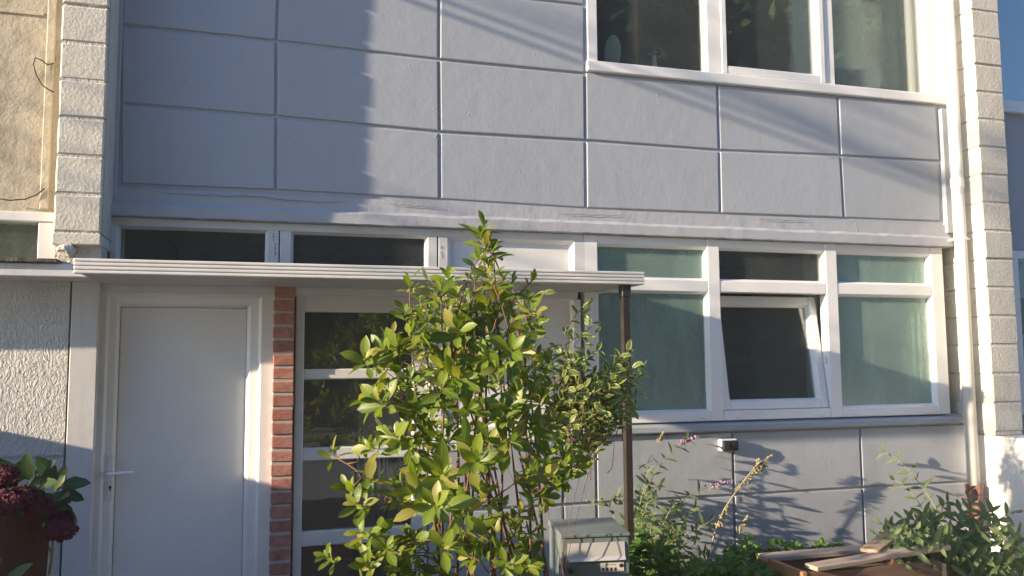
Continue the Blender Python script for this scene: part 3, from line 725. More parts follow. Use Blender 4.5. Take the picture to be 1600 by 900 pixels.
bm.transform(rot); obj('plate_marks', bm, M['ink'], np_)
bm = B(); tube(bm, [(-.108, -.019, zf-.128), (-.108, -.045, zf-.128)], [.012, .011], 14); bm.transform(rot); obj('lock', bm, M['dark'], mb, smooth=False)
obj('mailbox_post', mbox(-.03, .03, .08, .14, 0, .482, .003), M['dark'], mb)

# ================================================================= WOODEN PLANTER AND LOOSE BOARDS
pt = thing('wooden_planter', 'empty planter of weathered wooden boards in front of lower wall', 'planter', (2.72, 3.56, 0))
PX0, PX1, PY0, PY1, PZ = 2.35, 3.13, 3.40, 3.74, .652
def board(par, mat, x0, x1, y0, y1, z0, z1, j=.004, name='board'):
    bm = B(); box(bm, x0, x1, y0, y1, z0, z1, .003); wobble(bm, j, 6); return obj(name, bm, M[mat], par)
for k in range(4):
    z1 = PZ-.027-k*.128; z0 = z1-.123
    board(pt, 'wood', PX0+.03, PX1, PY1-.026, PY1, z0, z1); board(pt, 'wood_dark', PX0+.03, PX1, PY0, PY0+.024, z0-.004, z1+.012 if k == 0 else z1)
    board(pt, 'wood_orange', PX0, PX0+.026, PY0-.005, PY1+.005, z0, z1+.018 if k == 0 else z1); board(pt, 'wood', PX1-.001, PX1+.024, PY0-.005, PY1+.005, z0, z1)  # orange on the left boards paints in the sunlight falling there
for x in (PX0+.055, PX1-.04):
    for y in (PY0+.05, PY1-.055): board(pt, 'wood_dark', x-.025, x+.025, y-.025, y+.025, .0, PZ-.04)
board(pt, 'wood_grey', PX0-.01, PX1+.0, PY1-.075, PY1+.02, PZ-.024, PZ, .003)
board(pt, 'wood_dark', PX0+.06, PX1-.05, PY0+.025, PY1-.027, .30, .33)
def plank(p0, p1, w, t, mat, label):
    p0, p1 = Vector(p0), Vector(p1); d = (p1-p0); L = d.length
    bm = B(); box(bm, 0, L, -w/2, w/2, -t/2, t/2, .003); 
    bmesh.ops.subdivide_edges(bm, edges=[e for e in bm.edges if abs((e.verts[0].co-e.verts[1].co).x) > L*.5], cuts=5)
    wobble(bm, .004, 9)
    q = d.to_track_quat('X', 'Z'); bm.transform(Matrix.Translation(p0) @ q.to_matrix().to_4x4())
    o = obj('loose_board', bm, M[mat]); return tag(o, label, 'board')
plank((2.40, 3.405, PZ+.008), (3.24, 3.50, PZ+.03), .085, .022, 'wood_grey', 'long loose grey board lying across the front of the planter')
plank((2.80, 3.50, PZ+.034), (3.16, 3.76, PZ+.045), .09, .020, 'wood', 'short brown board laid askew on the planter, behind the long one')

# ================================================================= LEAVES AND PLANTS
def leaf_data(Lr, wr, droop, fold, rows=6, ob=0, serr=0, seed=0):
    """blade along +Y, face up +Z, three columns"""
    v, f, uv = [], [], []
    for i in range(rows+1):
        t = i/rows
        pr_ = math.sin(PI*t**1.45)**.8 if ob else (math.sin(PI*min(1, t*.92+.04))**.75)*(1-.25*t)
        w = wr*Lr*.5*pr_ if i not in (0, rows) else wr*Lr*(.05 if i == 0 else .01)
        if serr and 0 < i < rows: w *= 1 + serr*(1 if i % 2 else -1)
        y = Lr*t; z = -droop*Lr*t*t
        for s in (-1, 0, 1):
            v.append((s*w, y, z + abs(s)*w*fold)); uv.append(((s+1)/2, t))
    for i in range(rows):
        for c in (0, 1):
            a = i*3+c; f.append((a, a+1, a+4, a+3))
    return v, f, uv
def leaf_mesh(name, mat, data):
    v, f, uv = data
    me = bpy.data.meshes.new(name); me.from_pydata(v, [], f); u = me.uv_layers.new(name='UVMap')
    u.data.foreach_set('uv', [c for p in f for i in p for c in uv[i]])
    me.materials.append(mat); me.polygons.foreach_set('use_smooth', [True]*len(f)); return me
def trifoliate(s, seed):
    V, Fc, UV = [], [], []
    r = random.Random(seed)
    for ang, sc in ((0, 1), (1.15, .85), (-1.15, .85)):
        v, f, uv = leaf_data(s*sc, .72, r.uniform(.1, .35), .25, 6, serr=.16); o = len(V)
        mt = Matrix.Rotation(ang, 4, 'Z')
        V += [tuple(mt @ Vector(p)) for p in v]; Fc += [tuple(i+o for i in q) for q in f]; UV += uv
    return V, Fc, UV
def place_leaves(par, datas, mat, mats, cap=300, rest='foliage'):
    """nearest leaves in frame become leaf objects, the others one foliage mesh"""
    meshes = [leaf_mesh('leaf', mat, d) for d in datas]
    def score(m):
        p = m.translation; x, y = PX(p)
        inside = -10 < x < 1610 and -10 < y < 905
        return ((p-Vector((0, 0, EYE))).length / m.to_scale().x if inside else 99)
    order = sorted(mats, key=score)
    for i, m in enumerate(order[:cap]):
        o = link(bpy.data.objects.new('leaf', meshes[i % len(meshes)])); adopt(o, par); o.matrix_basis = m
    V, Fc, UV = [], [], []
    for i, m in enumerate(order[cap:]):
        v, f, uv = datas[i % len(datas)]; o = len(V)
        V += [tuple(m @ Vector(p)) for p in v]; Fc += [tuple(k+o for k in q) for q in f]
        UV += [c for p in f for k in p for c in uv[k]]
    if V: obj(rest, (V, Fc, UV), mat, par, 'stuff', True)
def leaf_mtx(p, d, upv, s):
    y = d.normalized(); x = y.cross(upv); x = x if x.length > .02 else y.cross(Vector((1, 0, 0))); x.normalize(); z = x.cross(y)
    m = Matrix((x, y, z)).transposed().to_4x4(); return Matrix.Translation(p) @ m @ Matrix.Scale(s, 4)
def rv(s=1): return Vector((R.gauss(0, 1), R.gauss(0, 1), R.gauss(0, 1)))*s
SIDE = Vector((-.6, -.8, .15))                     # blades turn towards the light
def whorl(out, tip, axis, n_, s, spread=1.1, length=.05):
    axis = axis.normalized(); a = axis.cross(Vector((.3, .2, .9))).normalized(); b = axis.cross(a); ph = R.random()*6
    for k in range(n_):
        t = k/max(1, n_-1); an = ph + k*2.39996
        rad = a*math.cos(an) + b*math.sin(an)
        el = .45 + spread*t*.75 + R.uniform(-.12, .12)          # inner leaves stand up, outer ones spread
        d = axis*math.cos(el) + rad*math.sin(el) + rv(.07)
        out.append(leaf_mtx(tip - axis*length*t, d, axis + SIDE*R.uniform(.1, 1.1) + rv(.25), s*R.uniform(.5, 1.25)*(.65+.45*min(1, t*1.6))))
def curve(p0, p1, sag, n_=8, wig=.012):
    p0, p1 = Vector(p0), Vector(p1); o = []
    w1, w2 = rv(wig), rv(wig)
    for i in range(n_+1):
        t = i/n_; h = t*t*.55 + t*.45
        p = Vector((p0.x+(p1.x-p0.x)*h, p0.y+(p1.y-p0.y)*h, p0.z+(p1.z-p0.z)*(1-(1-t)**(1.0+sag))))
        o.append(p + w1*math.sin(t*PI) + w2*math.sin(t*2*PI))
    return o

# ---- main evergreen shrub with whorled leaves
shrub = thing('evergreen_shrub', 'tall evergreen shrub with whorls of glossy oblong leaves before the front door', 'shrub', (.70, 2.8, 0))
tips_px = [(757, 352, 2.95, 1.0), (752, 366, 2.95, .9), (764, 374, 2.95, .85), (757, 392, 2.95, .9), (762, 412, 2.95, .85), (742, 428, 2.95, .8), (770, 385, 2.95, .8), (748, 402, 2.9, .8), (765, 432, 2.85, .95), (800, 440, 2.95, 1), (833, 437, 3.0, .9), (700, 428, 3.1, .8), (640, 437, 2.9, 1.0),
 (690, 447, 3.0, .7), (632, 485, 2.85, .9), (655, 470, 2.9, .8), (600, 545, 2.75, 1.0), (570, 560, 2.75, 1.0), (628, 540, 2.8, .9), (715, 515, 2.7, 1.1), (800, 548, 2.65, 1.2), (775, 575, 2.65, 1.1), (745, 545, 2.8, .9),
 (700, 570, 2.7, 1.1), (690, 600, 2.6, 1.2), (720, 590, 2.6, 1.1), (640, 590, 2.7, 1.0), (612, 600, 2.75, 1.0), (590, 625, 2.7, 1.0), (570, 625, 2.8, 1.0), (650, 640, 2.7, 1), (735, 640, 2.6, 1.05), (805, 640, 2.6, 1.1), (840, 600, 2.9, .9), (858, 560, 3.0, .8),
 (605, 680, 2.7, 1.0), (578, 700, 2.8, 1.0), (640, 700, 2.75, 1.0), (765, 690, 2.65, 1.1), (800, 690, 2.6, 1.1), (830, 660, 2.75, 1.0), (745, 720, 2.5, 1.05), (785, 640, 2.6, 1.0), (690, 740, 2.55, 1.15), (678, 790, 2.45, 1.2), (655, 775, 2.6, .9),
 (555, 785, 2.7, 1.0), (545, 760, 2.85, 1.0), (590, 745, 2.85, 1.0), (625, 750, 2.85, 1.0), (560, 830, 2.8, .95), (510, 870, 2.75, .9), (520, 705, 3.4, .9), (600, 830, 2.9, .9), (640, 840, 2.8, .9), (695, 855, 2.5, .9), (730, 800, 2.5, 1.0), (760, 770, 2.6, 1.0),
 (830, 740, 2.6, 1.0), (855, 735, 2.6, .95), (815, 800, 2.6, .9), (790, 880, 2.4, .9), (825, 885, 2.5, .8), (880, 735, 2.7, .9), (880, 700, 2.7, .9), (905, 725, 2.8, .85), (910, 690, 2.9, .85), (870, 660, 2.8, .9), (730, 870, 2.7, .8), (610, 880, 2.8, .8), (780, 480, 2.9, .9), (825, 470, 3.0, .8), (735, 480, 2.95, .8), (670, 520, 2.85, .9)]
tips = [(P(x, y, min(Y, 3.1)-.1), s) for x, y, Y, s in tips_px]
def env(y):
    pts = [(440, 640, 830), (520, 610, 850), (600, 590, 860), (680, 590, 890), (700, 560, 880), (760, 555, 865), (840, 540, 845), (900, 520, 840)]
    for (a, l0, r0), (b, l1, r1) in zip(pts, pts[1:]):
        if a <= y <= b: t = (y-a)/(b-a); return l0+(l1-l0)*t, r0+(r1-r0)*t
    return 700, 780
for k in range(88):
    y = R.uniform(455, 890); l, r = env(y); tips.append((P(R.uniform(l, r), y, R.uniform(2.6, 3.0)), R.uniform(.75, 1.0)))
base = Vector((.70, 2.8, .02)); mats = []
stems = []
prim = sorted(range(len(tips)), key=lambda i: -tips[i][0].z)[:20]
nodes = []
for i in prim:
    tp = tips[i][0]; b0 = base + Vector((R.uniform(-.22, .26), R.uniform(-.12, .15), 0))
    c = curve(b0, tp, .25, 12, .025); stems.append((c, .0062)); nodes += [(p, tp.z) for p in c[3:-1]]
for i, (tp, s) in enumerate(tips):
    if i in prim: continue
    cand = [p for p, _ in nodes if p.z < tp.z - .02 and p.z > tp.z - .45]
    cand = cand or [base + Vector((R.uniform(-.2, .2), R.uniform(-.1, .1), .1))]
    p = min(cand, key=lambda q: (q-tp).length + .25*abs((tp.z-q.z)-.18)); c = curve(p, tp, .1, 6, .012); stems.append((c, .0032)); nodes += [(q, tp.z) for q in c[2:-1]]
for c, r in stems:
    bm = B(); k = len(c)-1; tube(bm, c, [r*(1-.65*i/k) for i in range(k+1)], 6); obj('stem', bm, M['stem'], shrub, smooth=True)
ends = {tuple(c[-1]): c for c, r in stems}
for tp, s in tips:
    c = ends.get(tuple(tp)); ax = None
    for cc, r in stems:
        if (cc[-1]-tp).length < .06: c = cc
    ax = (c[-1]-c[-2]).normalized() if c else Vector((0, 0, 1))
    ax = (ax + Vector((0, -.15, .45)) + rv(.12)).normalized()
    whorl(mats, tp, ax, R.choice((7, 8, 9, 10)), .076*s)
    if c:
        for k in range(R.choice((1, 2, 3))):
            q = c[max(1, len(c)-2-k)]; d = (rv() + Vector((0, -.3, .2))).normalized(); mats.append(leaf_mtx(q, d, Vector((0, 0, 1)), .088*s*R.uniform(.8, 1)))
LD = [leaf_data(1, w, dr, fo, ob=1) for w, dr, fo in ((.38, .12, .32), (.42, .30, .2), (.35, .05, .4), (.40, .22, .28), (.43, .40, .18))]
place_leaves(shrub, LD, M['leaf_main'], mats)

# ---- shoot style plants (alternate or paired leaves along arching shoots)
def shoots(par, list_, data, mat, leafstep, s, stemr, stemmat, pair=False, tilt=.9, cap=300, wig=.02, keep=None):
    mats = []
    for (p0, p1, sg) in list_:
        L = (Vector(p1)-Vector(p0)).length; n_ = max(4, int(L/leafstep)); c = curve(p0, p1, sg, n_, wig)
        bm = B(); k = len(c)-1; tube(bm, c, [stemr*(1-.7*i/k) for i in range(k+1)], 5); obj('stem', bm, M[stemmat], par, smooth=True)
        for i in range(1, k+1):
            t = (c[i]-c[i-1]).normalized(); a = t.cross(Vector((.1, .9, .3))).normalized(); b = t.cross(a); ph = i*(1.57 if pair else 2.4) + R.uniform(-.4, .4)
            for h in ((0, PI) if pair else (0,)):
                rad = a*math.cos(ph+h) + b*math.sin(ph+h); f = .55 + .45*math.sin(PI*min(1, .15+.8*(1-i/k)+.1))
                d = t*math.cos(tilt) + rad*math.sin(tilt) + Vector((0, 0, -.05)) + rv(.12)
                mats.append(leaf_mtx(c[i], d, t*.6 + SIDE*R.uniform(.3, 1.1), s*R.uniform(.7, 1.1)*(f if i > k*.5 else .9)))
    if keep: mats = [m for m in mats if keep(*PX(m.translation))]
    place_leaves(par, data, mat, mats, cap)
# variegated shrub behind / right of the evergreen
vs = thing('variegated_shrub', 'cream and green variegated small leaved shrub beside the canopy post', 'shrub', (1.15, 3.2, 0))
VD = [leaf_data(1, w, dr, fo) for w, dr, fo in ((.50, .15, .3), (.55, .3, .2), (.46, .05, .4))]
sh = []
vtips = [(922, 482, 3.2), (905, 530, 3.15), (890, 565, 3.1), (985, 545, 3.15), (960, 575, 3.1), (998, 575, 3.2), (985, 620, 3.15), (940, 600, 3.05), (955, 640, 3.1), (925, 640, 3.0), (975, 655, 3.15), (900, 610, 3.0), (880, 590, 3.1), (915, 570, 3.1), (1000, 600, 3.2), (870, 540, 3.2), (960, 690, 3.2), (930, 680, 3.1), (890, 650, 3.05), (940, 550, 3.2), (910, 620, 3.1), (950, 610, 3.1), (965, 600, 3.1), (900, 660, 3.1), (920, 700, 3.1), (985, 580, 3.15), (995, 590, 3.2), (990, 560, 3.2), (978, 600, 3.2), (992, 630, 3.2), (970, 560, 3.2), (1000, 615, 3.2), (915, 500, 3.2), (930, 520, 3.2)]
vtips += [(R.uniform(640, 750), R.uniform(435, 590), R.uniform(3.1, 3.4)) for k in range(34)] + [(R.uniform(740, 850), R.uniform(430, 560), R.uniform(3.1, 3.35)) for k in range(14)] + [(R.uniform(575, 700), R.uniform(600, 700), R.uniform(3.0, 3.2)) for k in range(8)] + [(R.uniform(860, 990), R.uniform(560, 670), R.uniform(3.1, 3.4)) for k in range(60)]
for x, y, Y in vtips:
    Y = Y*.55 + 1.50
    tp = P(x, y, Y); k = R.uniform(.22, .5)
    q = Vector((tp.x + (1.02-tp.x)*k*.8 + R.uniform(-.05, .05), tp.y + R.uniform(-.05, .08), max(.1, tp.z - k*.5))); sh.append((q, tp, .2))
for k in range(6): sh.append((Vector((1.05+R.uniform(-.25, .2), 3.2+R.uniform(-.1, .1), .02)), P(R.uniform(680, 960), R.uniform(520, 700), 3.25), .3))
shoots(vs, sh, VD, M['leaf_var'], .0165, .054, .0022, 'stem', False, 1.0, keep=lambda x, y: y < 650 or (R.random() < (765-y)/115 and not (x < 985 and y > 775)))

# butterfly bushes
BD = [leaf_data(1, w, dr, fo) for w, dr, fo in ((.34, .25, .3), (.38, .4, .25), (.31, .12, .4))]
def spike(par, p0, p1, r, mat, name, n_=60, s=.0075):
    V, Fc = [], []
    p0, p1 = Vector(p0), Vector(p1)
    for k in range(n_):
        t = k/n_; c = p0.lerp(p1, t) + rv(r*(1-.6*t)*.6); d = rv(1).normalized(); e = d.cross(rv(1)).normalized(); g = d.cross(e); sz = s*R.uniform(.6, 1.2); o = len(V)
        V += [tuple(c+e*sz), tuple(c+g*sz), tuple(c-e*sz), tuple(c-g*sz), tuple(c+d*sz*.8)]; Fc += [(o, o+1, o+4), (o+1, o+2, o+4), (o+2, o+3, o+4), (o+3, o, o+4)]
    return obj(name, (V, Fc), M[mat], par)
b1 = thing('butterfly_bush', 'butterfly bush with purple flower spikes right of the canopy post', 'shrub', (1.78, 4.08, 0))
bb = Vector((1.78, 4.08, .02)); sh = []
for x, y, Y in ((1078, 690, 4.08), (1105, 762, 4.03), (1010, 725, 4.13), (1060, 790, 3.65), (1000, 760, 4.08), (980, 770, 3.9), (1020, 780, 3.6), (1090, 800, 4.03), (1050, 820, 3.6), (1000, 810, 3.6), (960, 775, 3.95), (930, 780, 3.95), (1030, 760, 4.08)):
    sh.append((bb + Vector((R.uniform(-.1, .15), R.uniform(-.08, .1), .25)), P(x, y, min(4.2, Y+.33)), .5))
for k in range(36): sh.append((bb + Vector((R.uniform(-.15, .25), R.uniform(-.1, .1), .1)), P(R.uniform(985, 1110), R.uniform(805, 890), R.uniform(3.75, 4.15)), .4))
shoots(b1, sh, BD, M['leaf_bud'], .058, .075, .0045, 'gstem', True, 1.05)
spike(b1, P(1060, 693, 4.08), P(1092, 682, 4.08), .012, 'purple', 'flower_spike'); spike(b1, P(1108, 760, 4.03), P(1146, 752, 4.03), .014, 'purple', 'flower_spike', 55)
spike(b1, P(1030, 690, 4.13), P(1036, 676, 4.13), .008, 'dry', 'flower_spike', 30)
# dry flower stalk leaning over the wall joint
ds = thing('dry_flower_stalk', 'dried straw coloured flower stalk leaning up under the wall socket', 'plant', (2.05, 4.1, 0))
a = [P(*q, 4.14) for q in ((1112, 850), (1120, 822), (1132, 795), (1150, 768), (1170, 742), (1190, 722))]
bm = B(); tube(bm, [Vector((2.05, 4.12, .02))]+a, [.005]*3+[.004]*3+[.002], 6); obj('stem', bm, M['dry'], ds, smooth=True)
spike(ds, P(1122, 822, 4.14), P(1138, 788, 4.14), .015, 'dry', 'seed_head', 60, .009); spike(ds, P(1150, 768, 4.14), P(1200, 715, 4.14), .017, 'dry', 'seed_head', 150, .006)
for x, y in ((1205, 710), (1198, 728), (1185, 716)): spike(ds, P(1180, 738, 4.14), P(x, y, 4.14), .012, 'dry', 'seed_head', 40, .009)
bm = B(); tube(bm, [P(*q, 4.1) for q in ((1140, 860), (1148, 845), (1160, 825), (1168, 808))], .003, 5); obj('stem', bm, M['dry'], ds); spike(ds, P(1158, 828, 4.1), P(1168, 806, 4.1), .012, 'dry', 'seed_head', 40, .008)
b2_ = thing('butterfly_bush', 'butterfly bush growing against the white garden wall and downpipe', 'shrub', (3.75, 3.85, 0))
bb = Vector((3.7, 3.92, .02)); sh = []
for x, y, Y in ((1382, 708, 4.22), (1398, 750, 4.2), (1440, 800, 3.8), (1480, 785, 3.85), (1520, 785, 3.8), (1550, 800, 3.7), (1380, 820, 3.8), (1410, 810, 3.7), (1585, 800, 3.6), (1590, 830, 3.5), (1560, 820, 3.6), (1500, 800, 3.7), (1370, 835, 3.8), (1460, 815, 3.7), (1530, 830, 3.6)):
    sh.append((bb + Vector((R.uniform(-.15, .15), R.uniform(-.08, .1), .2)), P(x, y, Y), .5))
for k in range(80): sh.append((bb + Vector((R.uniform(-.3, .35), R.uniform(-.15, .1), .05)), P(R.uniform(1395, 1600), R.uniform(835, 915), R.uniform(3.4, 3.85)), .4))
shoots(b2_, sh, BD, M['leaf_bud'], .055, .088, .0045, 'gstem', True, 1.05)

# low bramble-like growth in front of the wall
def mound(par, centers, data, mat, n_, s, cap=300):
    mats = []
    for k in range(n_):
        c, rx, ry, rz = R.choice(centers); d = rv().normalized(); d.z = abs(d.z); rr = R.uniform(.55, 1.05)
        p = Vector((c[0]+d.x*rx*rr, c[1]+d.y*ry*rr, c[2]+d.z*rz*rr))
        o = (d + Vector((0, -.1, .2)) + rv(.35)); o.z *= .5; mats.append(leaf_mtx(p, o, (Vector((0, -.2, 1))+rv(.35)), s*R.uniform(.65, 1.2)))
    for c, rx, ry, rz in centers:
        for k in range(5):
            bm = B(); d = rv().normalized(); d.z = abs(d.z); tube(bm, curve((c[0], c[1], .02), (c[0]+d.x*rx*.8, c[1]+d.y*ry*.8, c[2]+d.z*rz*.9), .3, 6), [.004]*4+[.0025]*3, 5); obj('stem', bm, M['gstem'], par)
    place_leaves(par, data, mat, mats, cap)
TD = [trifoliate(1, s) for s in range(4)]
g1 = thing('bramble_bush', 'low leafy bramble bush between the canopy post and the planter', 'shrub', (1.9, 3.5, 0))
mound(g1, [((1.75, 3.45, .45), .25, .22, .28), ((1.98, 3.5, .45), .25, .22, .25), ((2.15, 3.62, .45), .22, .2, .22), ((1.66, 3.6, .5), .15, .2, .3)], TD, M['leaf_low'], 900, .045)
g2 = thing('bramble_bush', 'low leafy bramble patch along the wall behind the planter', 'shrub', (2.7, 4.0, 0))
mound(g2, [((2.42, 4.0, .42), .22, .16, .26), ((2.68, 4.02, .42), .22, .15, .22), ((2.95, 4.02, .40), .2, .14, .2)], TD, M['leaf_low'], 520, .044)

# hydrangea in pot, lower left
hy = thing('hydrangea', 'potted hydrangea with dark red flower heads and broad leaves', 'plant', (-.72, 3.0, .0))
HD = [leaf_data(1, w, dr, fo, serr=.06) for w, dr, fo in ((.62, .3, .2), (.66, .15, .25), (.58, .4, .15))]
hm = []
for x, y, dx, dz, s in ((22, 735, -.4, .6, .10), (45, 742, -.1, .9, .11), (55, 738, .5, .6, .10), (60, 755, .2, .2, .11), (85, 750, -.3, .9, .13), (95, 752, .9, .25, .11), (92, 762, .9, -.15, .10), (90, 775, .5, -.6, .11), (35, 760, .2, .2, .11), (70, 760, -.6, -.2, .11), (80, 790, .6, -.4, .10), (50, 775, .3, -.2, .10), (20, 770, -.3, .1, .1), (75, 800, .4, -.5, .1), (10, 800, -.2, -.2, .1)):
    hm.append(leaf_mtx(P(x, y+8, 2.95+R.uniform(-.08, .08)), Vector((dx, -.35, dz)), Vector((0, -.75, .6))+rv(.12), s*.78))
for k in range(40): hm.append(leaf_mtx(P(R.uniform(-30, 95), R.uniform(745, 815), R.uniform(2.95, 3.15)), rv()+Vector((0, -.2, .1)), Vector((0, -.6, .8))+rv(.2), R.uniform(.06, .085)))
place_leaves(hy, HD, M['leaf_hyd'], hm)
def head(x, y, Y, r):
    V, Fc = [], []; c0 = P(x, y, Y)
    for k in range(150):
        d = rv().normalized(); c = c0 + Vector((d.x, d.y, d.z*.8))*r*.85*R.uniform(.75, 1.02); nrm = (d+rv(.3)).normalized(); e = nrm.cross(rv()).normalized(); g = nrm.cross(e); o = len(V); sz = .011
        for q in range(4):
            a = e*math.cos(q*PI/2)+g*math.sin(q*PI/2); b = e*math.cos(q*PI/2+.55)+g*math.sin(q*PI/2+.55); b_2 = e*math.cos(q*PI/2-.55)+g*math.sin(q*PI/2-.55); o = len(V)
            V += [tuple(c), tuple(c+b*sz*.8+nrm*.001), tuple(c+a*sz*1.15-nrm*.002), tuple(c+b_2*sz*.8+nrm*.001)]; Fc.append((o, o+1, o+2, o+3))
    obj('flower_head', (V, Fc), M['redflower'], hy)
for q in ((5, 745, 2.9, .055), (10, 785, 2.85, .06), (35, 778, 2.85, .055), (62, 792, 2.87, .05), (97, 828, 2.88, .05), (92, 812, 2.92, .045)): head(*q)
for x, y in ((45, 790), (82, 780), (20, 790), (95, 800)):
    bm = B(); tube(bm, curve((-.72+R.uniform(-.05, .05), 3.02, .95), P(x, y, 2.98), .2, 6), .004, 6); obj('stem', bm, M['gstem'], hy)
bm = B(); tp = P(42, 806, 2.9); pc = Vector((P(20, 830, 3.02).x, 3.02, 0)); pr_ = P(80, 815, 3.0).x - pc.x
tube(bm, [(pc.x, pc.y, .72), (pc.x, pc.y, tp.z-.07), (pc.x, pc.y, tp.z-.069), (pc.x, pc.y, tp.z), (pc.x, pc.y, tp.z-.001), (pc.x, pc.y, tp.z-.03)], [pr_*.78, pr_*.93, pr_, pr_*1.02, pr_*.92, pr_*.9], 28)
obj('flower_pot', bm, M['terra'], hy)
cr = thing('wooden_stand', 'dark wooden plant stand under the hydrangea pot', 'stand', (-.72, 3.02, 0))
for k in range(4): board(cr, 'wood_dark', -1.05, P(72, 860, 2.9).x, 2.86+k*.088, 2.94+k*.088, .69, .719)
for x in (-1.03, P(84, 870, 2.9).x-.03):
    for y in (2.87, 3.17): board(cr, 'wood', x-.005, x+.05, y-.02, y+.03, 0, .72 if x < -.9 else .70, name='leg')
fb = thing('broad_leaved_plant', 'bright green broad leaf of a plant at bottom left corner', 'plant', (-.62, 2.35, 0))
bm = B(); q0 = P(20, 915, 2.3); tube(bm, curve((-.62, 2.35, .02), q0, .3, 6), .006, 6); obj('stem', bm, M['gstem'], fb)
place_leaves(fb, [leaf_data(1, .5, .1, .35)], M['leaf_hyd'], [leaf_mtx(P(-4, 935, 2.3), Vector((.5, -.2, .62)), Vector((-.6, -.5, .5)), .115), leaf_mtx(P(-30, 920, 2.3), Vector((.3, -.3, .5)), Vector((-.3, -.8, .4)), .10)])

# ================================================================= BEHIND THE CAMERA AND TO THE LEFT (seen mirrored, casting shade)
def tree(label, x, y, h, r, n_, s, trunk=.12, cz=None, gaps=.0):
    t = thing('garden_tree', label, 'tree', (x, y, 0))
    bm = B(); top = Vector((x, y, h*.8)); tube(bm, curve((x, y, 0), top, .1, 8, .1), [trunk*(1-.8*i/8) for i in range(9)], 8); obj('trunk', bm, M['bark'], t, smooth=True)
    bm = B(); cl = []
    for k in range(16):
        d = rv().normalized(); p = Vector((x, y, h*.62)) + Vector((d.x*r*.75, d.y*r*.75, d.z*h*.33)); cl.append(p); tube(bm, curve((x, y, h*.35), p, .2, 6, .06), [.035*(1-.13*i) for i in range(7)], 5)
    obj('limb', bm, M['bark'], t)
    V, Fc, UV = [], [], []; dat = leaf_data(1, .5, .2, .3, 2)
    for k in range(n_):
        c = R.choice(cl); p = c + rv(r*.22); m = leaf_mtx(p, rv(), rv()+Vector((0, 0, .6)), s*R.uniform(.6, 1.2)); v, f, uv = dat; o = len(V)
        V += [tuple(m @ Vector(q)) for q in v]; Fc += [tuple(i+o for i in q) for q in f]; UV += [c_ for q in f for i in q for c_ in uv[i]]
    obj('crown', (V, Fc, UV), M['leaf_tree'], t, 'stuff')
for i, (x, y, h, r) in enumerate(((-5, -10.0, 11, 3.2), (.2, -11.5, 11.5, 3.2), (5.5, -10.0, 11.5, 3.6), (11, -11, 12.5, 4), (15, -9.5, 11, 3), (-2.5, -14, 13.5, 4), (3, -14.5, 14, 4), (8.5, -14, 14.5, 4.2), (15.5, -14, 15, 4.5))):
    tree(('broad', 'slender', 'rounded', 'tall', 'bushy', 'straight', 'leafy', 'dark', 'old')[i] + ' garden tree behind the viewer mirrored in the glass', x, y, h, r, 9000, .55, .2)
oh = thing('opposite_house', 'brick house across the street mirrored in the door glass', 'house', (2, -17, 0))
bm = B(); box(bm, -22, 34, -24, -17, 0, 6.2); obj('wall', bm, M['brick'], oh)
for k in range(9):
    for z in (1.0, 3.9):
        bm = B(); x = -17 + k*5.5; frame_rect(bm, x, x+2.2, z, z+1.5, .12, -16.99, -16.9, .01); wf = obj('window_frame', bm, M['pvc'], oh); pane(x+.12, x+2.08, z+.12, z+1.38, -16.96, 'glass', wf)
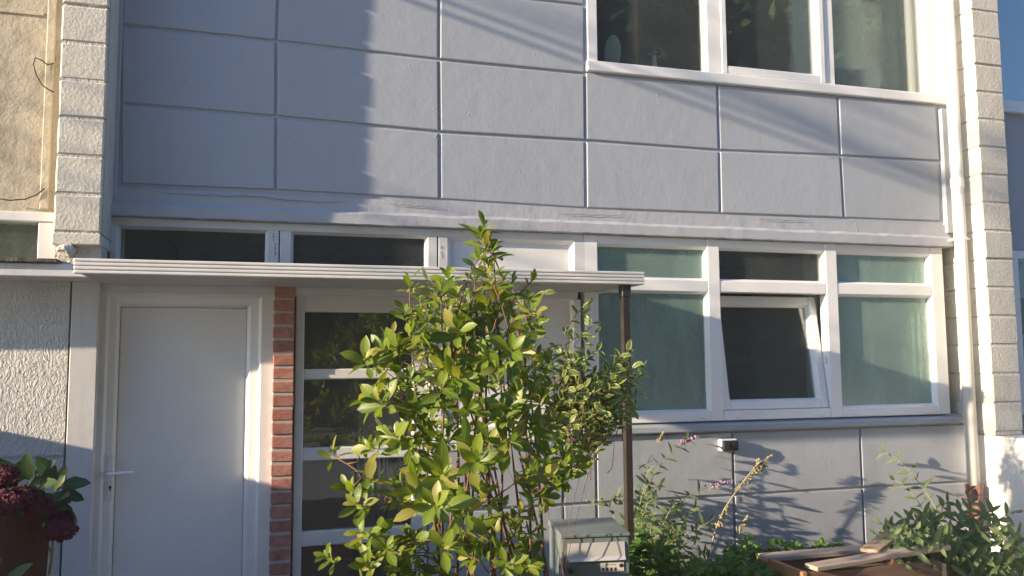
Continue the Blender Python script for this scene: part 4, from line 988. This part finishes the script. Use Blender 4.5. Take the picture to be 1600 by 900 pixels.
# unseen fence and branches off to the left that throw the low shade and the streaks
bm = B(); box(bm, -2.26, -2.2, 1.85, 4.24, 0, 1.585, .01)
fn = obj('unseen_shade_fence', bm, M['wood_grey']); tag(fn, 'added unseen grey board fence outside the left edge that throws the low shade', 'fence')
st = thing('unseen_streak_tree', 'added unseen thin tree left of the frame whose branches throw the streaks on the wall', 'tree', (-7.6, 1.86, 0))
bm = B(); tube(bm, curve((-7.6, 1.86, 0), (-7.45, 1.84, 6.4), .1, 10, .05), [.07*(1-.085*i) for i in range(11)], 8); obj('trunk', bm, M['bark'], st, smooth=True)
lm = []
def back(X, z, k): return Vector((X, D, z)) - Vector((5.4, 1, -1.37))*k
for X, z, k in ((.85, 3.64, 1.55), (1.3, 3.56, 1.55), (.62, 3.72, 1.5), (.9, 3.7, 1.6), (1.3, 3.62, 1.5), (1.6, 3.58, 1.5), (1.75, 3.46, 1.5), (.7, 3.9, 1.5), (1.2, 3.9, 1.5), (1.6, 3.95, 1.5), (-.85, 2.9, 1.15), (-.85, 2.74, 1.15), (-1.2, 2.7, 1.1), (-1.1, 2.55, 1.15), (-1.25, 2.5, 1.1), (-1.2, 2.85, 1.1)):
    p = back(X, z, k); root = Vector((-7.46, 1.85, p.z-.03)); c = curve(root, p, .05, 6, .02)
    bm = B(); tube(bm, c, [.014-.0015*i for i in range(7)], 5); obj('limb', bm, M['bark'], st)
    for q in c[2:]:
        for h in range(1): lm.append(leaf_mtx(q, rv(), rv(), .06))
place_leaves(st, [leaf_data(1, .4, .2, .3, 3)], M['leaf_tree'], lm, 0, 'crown')
for i, (x, z, y1) in enumerate(((-3.0, 4.50, -8), (-3.0, 4.57, -8))):
    bm = B(); tube(bm, [(x, 4.255 + (y1-4.255)*t/12, z - .12*math.sin(PI*t/12) + (.0 if i else .02)*t/12) for t in range(13)], .011, 6); o = obj('overhead_cable', bm, M['cable'], smooth=True)
    tag(o, ('lower', 'upper')[i] + ' overhead cable running from the cream house to the street', 'cable', 'overhead cables left of the frame')
# ================================================================= ADDED HAZE STANDING IN FOR LENS GLARE
hm_ = bpy.data.materials.new('glare_haze'); hm_.use_nodes = True; ht = hm_.node_tree
ht.nodes.remove(ht.nodes['Principled BSDF']); pv = ht.nodes.new('ShaderNodeVolumePrincipled')
pv.inputs['Color'].default_value = (.95, .96, 1, 1); pv.inputs['Density'].default_value = .0022; pv.inputs['Anisotropy'].default_value = 0
ht.links.new(pv.outputs[0], ht.nodes['Material Output'].inputs['Volume'])
bm = B(); box(bm, -36, 42, -34, 16, -1.3, 18); hz = obj('glare_veil', bm, hm_, kind='stuff')
